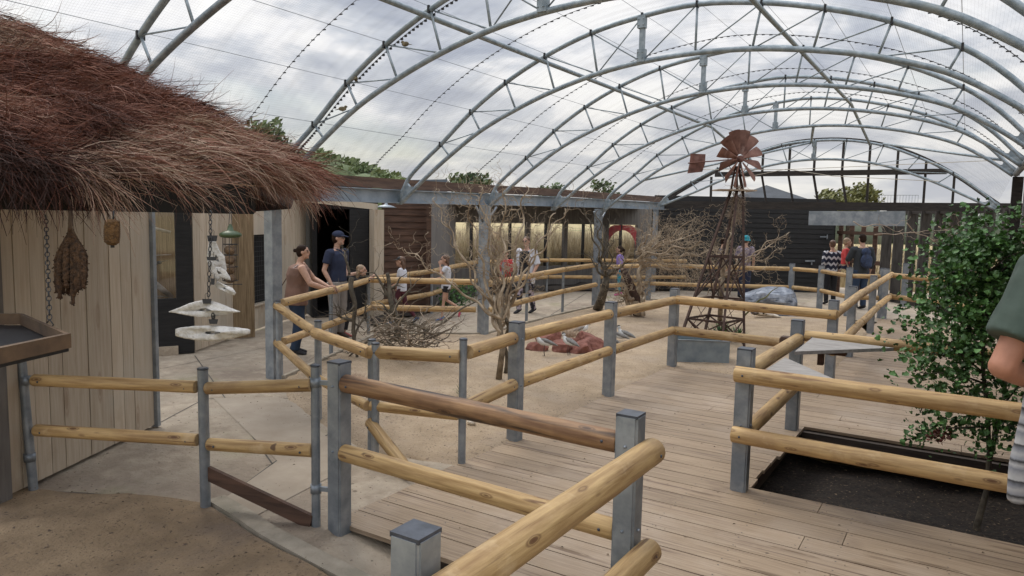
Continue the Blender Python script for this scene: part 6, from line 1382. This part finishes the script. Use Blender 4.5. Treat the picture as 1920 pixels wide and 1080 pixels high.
person(V3(-8.82, 11.55, 0), -IR-IB*.1, 1.33, 'girl in white shirt and dark shorts walking left, hand to her mouth', SK, dict(kneeL=(-.08, .06, .50), ankL=(-.08, .10, .09), kneeR=(.08, -.02, .52), ankR=(.08, -.40, .30), toeR=(0, .3, -1), elL=(-.18, .14, 1.22), wrL=(-.05, .16, 1.47), handL=(.1, -.1, 1), elR=(.20, .10, 1.12), wrR=(.18, .30, 1.08), head=(0, .04, 1.60)), top=(whitec, .55, .84, .024), bottom=(blackc, .36, .9, .02), shoes=cl('blue_pink_trainer', (.05, .14, .34), big=[(9, (.6, .06, .12), .5, .55)]), hair=(light_brown, .06, 'long'), extra=ex_sleeve)
def ex_red(t_, g, q, hq, s, HM, cloth):
    b = MB(); b.tube([q(0, .11, 1.36), q(0, .13, 1.2), q(0, .125, 1.0)], [(.05*s, .03*s)]*3, 12, side=(1, 0, 0)); cloth('pale_shirt', b, cl('pale_blue', (.26, .32, .42)), .008)
person(V3(-8.9, 13.9, 0), -IB*.55-IR*.45, 1.38, 'dark haired girl in a bright red jacket standing behind the pale willow', SK, dict(elL=(-.22, .02, 1.13), wrL=(-.08, .17, .97), elR=(.22, .02, 1.13), wrR=(.08, .17, .97), headyaw=.5, head=(0, .04, 1.60)), top=(cl('red_jacket', (.52, .035, .045)), 1.85, .90, .026), bottom=(blackc, 1.95, .9, .02), shoes=blackc, hair=(brown_hair, .06, 'pony'), extra=ex_red)
def ex_sun(t_, g, q, hq, s, HM, cloth):
    b = MB()
    for sx in (-1, 1): b.ell(hq(sx*.032, .088, .012), (.024*s, .012*s, .017*s), HM); b.tube([hq(sx*.055, .08, .015), hq(sx*.078, 0, .012)], .004*s, 5)
    cloth('sunglasses', b, m_black, .006, 1)
    b = MB()
    for sx in (-1, 1):
        b.tube([q(sx*.10, .02, 1.44), q(sx*.15, .06, 1.3), q(sx*.17, .05, 1.1), q(sx*.18, .0, .85), q(sx*.17, -.02, .68)], [(.05, .03), (.045, .05), (.05, .06), (.06, .07), (.05, .05)], 10, side=(1, 0, 0)); b.tube([g['sh'+'LR'[sx > 0]], g['el'+'LR'[sx > 0]]], [.075*s, .072*s], 12); b.ell(g['sh'+'LR'[sx > 0]], (.075*s,)*3)
    b.tube([q(0, -.10, 1.42), q(0, -.12, 1.1), q(0, -.12, .75)], [(.13, .03), (.16, .04), (.17, .03)], 14, side=(1, 0, 0)); cloth('white_cardigan', b, whitec)
    b = MB(); b.ell(q(0, -.22, 1.2), (.13, .09, .20)); cloth('backpack', b, navy)
person(V3(-8.2, 13.65, 0), -IB*.75-IR*.55, 1.68, 'woman in sunglasses, black top, open white cardigan and patterned trousers', (.52, .31, .23), dict(elR=(.30, .02, 1.13), wrR=(.20, .18, 1.02), elL=(-.30, -.02, 1.13), wrL=(-.27, .12, .92), kneeR=(.10, .10, .50), ankR=(.10, .12, .09), ankL=(-.12, -.16, .10), kneeL=(-.11, -.02, .5), headyaw=.15), top=(blackc, 0, .82, .02), bottom=(mat('patterned_trousers', (.02, .02, .03), (.02, .02, .03), 5, .9, big=[(9, (.42, .36, .42), .52, .56)]), 2, .9, .02), shoes=blackc, hair=(light_brown, 0, 'short'), wide=1.15, extra=ex_sun)
person(V3(-8.13, 18.6, 0), -IR+IB*.15, 1.38, 'child in purple top and turquoise leggings with a dark ponytail behind the stump', SK, dict(head=(0, .04, 1.6)), top=(mat('purple_top', (.22, .13, .48), (.40, .30, .62), 5, .85), 1.3, .88, .024), bottom=(cl('turquoise', (.02, .25, .34)), 1.9, .9, .008), shoes=cl('pink_shoe', (.6, .1, .28)), hair=(brown_hair, .12, 'pony'))
def ex_hat(t_, g, q, hq, s, HM, cloth):
    b = MB(); b.ell(hq(0, -.01, .06), (.096*s, .105*s, .085*s), HM); b.tube([hq(0, -.01, .035), hq(0, -.01, .0), hq(0, -.01, -.018)], [(.098*s, .107*s), (.115*s, .125*s), (.118*s, .128*s)], 18, side=HM @ V3(1, 0, 0)); cloth('sun_hat', b, cl('turquoise_hat', (.02, .30, .38)), .008, 2)
person(V3(-5.15, 20.35, 0), IR*.5+IB*.6, 1.72, 'person in a turquoise sun hat and patterned shirt beyond the windpump', SK, dict(elR=(.24, .02, 1.12), wrR=(.20, .10, .88)), top=(mat('patterned_shirt', (.10, .08, .14), (.36, .30, .32), 16, .85), .8, .86, .022), bottom=(navy, 2, .9, .02), shoes=blackc, hair=(light_brown, 0, 'short'), extra=ex_hat)
person(V3(-5.75, 20.25, 0), IR*.6-IB*.1, 1.66, 'person in dark clothes mostly hidden by the windpump tower', SK, {}, top=(cl('dusky_top', (.07, .07, .10)), .6, .86, .022), bottom=(blackc, 2, .9, .02), shoes=blackc, hair=(brown_hair, 0, 'short'))
# carrier bag
bg0 = cp(1398, 523, 22.2); b = MB(); w_ = .26
b.tube([bg0+V3(0, 0, .22), bg0+V3(0, 0, .15), bg0+V3(0, 0, 0), bg0-V3(0, 0, .2)], [(.10, .02), (.15, .04), (.17, .06), (.15, .05)], 14, side=IR)
o = b.build('carrier_bag', cl('bag_white', (.55, .58, .64))); tag(o, 'white plastic carrier bag with blue lettering carried beyond the windpump', 'bag')
cu = bpy.data.curves.new('t', 'FONT'); cu.body = 'saefx'; cu.size = .11; cu.extrude = .002; cu.align_x = 'CENTER'; to = bpy.data.objects.new('t', cu); COL.objects.link(to)
me = bpy.data.meshes.new_from_object(to.evaluated_get(bpy.context.evaluated_depsgraph_get())); bpy.data.objects.remove(to); me.name = 'blue_lettering'; me.materials.append(plain('blue_ink', (.02, .03, .22))); k = bpy.data.objects.new('blue_lettering', me); COL.objects.link(k)
k.matrix_world = Matrix(((IR.x, 0, -IB.x, bg0.x-IB.x*.075), (IR.y, 0, -IB.y, bg0.y-IB.y*.075), (0, 1, 0, bg0.z-.06), (0, 0, 0, 1))); k.parent = o
# adult with backpack, carrying child
def ex_pack(t_, g, q, hq, s, HM, cloth):
    b = MB(); b.ell(q(0, -.17, 1.34), (.12, .09, .12)); b.ell(q(0, -.20, 1.14), (.15, .12, .18)); b.ell(q(0, -.26, 1.05), (.11, .07, .10)); cloth('backpack', b, mat('pack_cloth', (.015, .02, .04), (.03, .05, .11), 12, .8, big=[(14, (.10, .16, .32), .64, .68)]))
    b = MB()
    for sx in (-1, 1): b.tube([q(sx*.11, -.10, 1.2), q(sx*.11, -.04, 1.44), q(sx*.11, .09, 1.38)], [(.022, .006)]*3, 8, side=(1, 0, 0))
    cloth('pack_strap', b, blackc, .008)
person(V3(-2.18, 19.9, 0), IB-IR*.1, 1.86, 'adult with dark hair and a large navy backpack seen from behind at the viewpoint', SK, dict(elL=(-.27, .10, 1.15), wrL=(-.20, .28, 1.15)), top=(cl('charcoal_top', (.03, .035, .04)), 1.7, .86, .024), bottom=(cl('jeans_dark', (.02, .04, .08)), 2, .9, .022), shoes=blackc, hair=(brown_hair, 0, 'short'), wide=1.12, extra=ex_pack)
person(V3(-2.58, 20.15, .32), IR-IB*.3, 1.42, 'small fair haired child in a red top carried on the arm of the backpacker', SK, dict(kneeL=(-.1, .18, .72), kneeR=(.1, .18, .72), ankL=(-.1, .2, .45), ankR=(.1, .2, .45), elL=(-.2, .12, 1.2), wrL=(-.1, .3, 1.3)), top=(cl('red_top', (.50, .05, .05)), 1.2, .95, .022), bottom=(navy, 1.6, .9, .016), shoes=blackc, hair=(fair_hair, .0, 'short'))
m_chev = bpy.data.materials.new('chevron_cloth'); m_chev.use_nodes = True; t = m_chev.node_tree; K = t.links.new; bs = t.nodes['Principled BSDF']; bs.inputs['Roughness'].default_value = .9
tcn = N(t, 'ShaderNodeTexCoord'); s_ = N(t, 'ShaderNodeSeparateXYZ'); K(tcn.outputs['Object'], s_.inputs[0]); pp_ = N(t, 'ShaderNodeMath', operation='PINGPONG'); K(s_.outputs['X'], pp_.inputs[0]); pp_.inputs[1].default_value = .06; ad = N(t, 'ShaderNodeMath', operation='ADD'); K(pp_.outputs[0], ad.inputs[0]); K(s_.outputs['Z'], ad.inputs[1]); dv = N(t, 'ShaderNodeMath', operation='DIVIDE'); K(ad.outputs[0], dv.inputs[0]); dv.inputs[1].default_value = .16; fr2 = N(t, 'ShaderNodeMath', operation='FRACT'); K(dv.outputs[0], fr2.inputs[0]); rp = ramp(t, [(0, (.015, .02, .04)), (.62, (.5, .5, .52))], fr2.outputs[0], 'CONSTANT'); K(rp.outputs[0], bs.inputs[0])
person(V3(-2.95, 20.5, 0), IB, 1.68, 'person in a navy and white chevron top, beside the backpacker', SK, {}, top=(m_chev, 1.7, .84, .024), bottom=(blackc, 2, .9, .02), shoes=blackc, hair=(light_brown, 0, 'short'))
# figure with backpack in the dark doorway
def ex_pack2(t_, g, q, hq, s, HM, cloth):
    b = MB(); b.ell(q(0, -.18, 1.2), (.15, .11, .24)); b.ell(q(0, -.26, 1.12), (.10, .06, .15)); cloth('backpack', b, mat('grey_pack', (.05, .055, .06), (.12, .13, .15), 12, .8))
pp0 = pw(657, 15.9)
person(V3(pp0.x, pp0.y, 0), IB, 1.62, 'person with a grey backpack standing in the black doorway', (.2, .13, .1), {}, top=(cl('dim_grey_top', (.04, .04, .045)), 1.2, .86, .022), bottom=(blackc, 2, .9, .02), shoes=blackc, hair=(brown_hair, 0, 'short'), extra=ex_pack2)
# foreground man at the right edge: upper arm, towel and dark trousers in view
m_ts = mat('green_tshirt', (.035, .055, .045), (.07, .10, .082), 4, .9, bump=.15, big=[(3, (.065, .09, .075), .52, .75)])
m_towel = bpy.data.materials.new('striped_knit'); m_towel.use_nodes = True; t = m_towel.node_tree; K = t.links.new; bs = t.nodes['Principled BSDF']; bs.inputs['Roughness'].default_value = .95
tcn = N(t, 'ShaderNodeTexCoord'); s_ = N(t, 'ShaderNodeSeparateXYZ'); K(tcn.outputs['Object'], s_.inputs[0]); nz = N(t, 'ShaderNodeTexNoise'); nz.inputs['Scale'].default_value = 60; K(tcn.outputs['Object'], nz.inputs['Vector'])
sm = N(t, 'ShaderNodeMath', operation='MULTIPLY_ADD'); K(nz.outputs[0], sm.inputs[0]); sm.inputs[1].default_value = .012; K(s_.outputs['Z'], sm.inputs[2]); dv = N(t, 'ShaderNodeMath', operation='DIVIDE'); K(sm.outputs[0], dv.inputs[0]); dv.inputs[1].default_value = .125; fr2 = N(t, 'ShaderNodeMath', operation='FRACT'); K(dv.outputs[0], fr2.inputs[0])
rp = ramp(t, [(0, (.40, .40, .41)), (.20, (.20, .21, .24)), (.30, (.42, .42, .43)), (.42, (.03, .03, .032)), (.48, (.26, .27, .30)), (.62, (.38, .38, .39)), (.74, (.19, .20, .23)), (.86, (.04, .04, .043)), (.9, (.43, .43, .44)), (1, (.40, .40, .41))], fr2.outputs[0], 'LINEAR'); K(rp.outputs[0], bs.inputs[0])
bp = N(t, 'ShaderNodeBump'); bp.inputs['Strength'].default_value = .6; bp.inputs['Distance'].default_value = .004; K(nz.outputs[0], bp.inputs['Height']); K(bp.outputs[0], bs.inputs['Normal'])
mp_ = cp(2110, 600, 2.45); mx0 = V3(mp_.x, mp_.y, .515)
def ex_fg(t_, g, q, hq, s, HM, cloth):
    b = MB(); w0_ = g['elL']+V3(.128, .01, -.05); b.tube([w0_, w0_+V3(-.005, 0, -.08), w0_+V3(-.01, 0, -.2), w0_+V3(-.02, .0, -.32), w0_+V3(-.025, .0, -.41)], [(.02, .02), (.03, .022), (.038, .026), (.045, .028), (.042, .025)], 16, side=(1, 0, 0), round_=True); cloth('striped_knit_sleeve', b, m_towel, .009)
FG = person(mx0, IB, 1.76, 'man in dark green t-shirt at the right edge, striped knit hanging from his arm', (.42, .20, .13), dict(shL=(-.27, -.0, 1.43), elL=(-.43, -.04, 1.115), wrL=(-.17, .10, 1.02), handL=(1, .3, -.1)), top=(m_ts, .74, .86, .036), bottom=(cl('black_trousers', (.015, .015, .018)), 2, .92, .03), shoes=blackc, hair=(brown_hair, 0, 'short'), wide=1.3, extra=ex_fg, vox=.009)
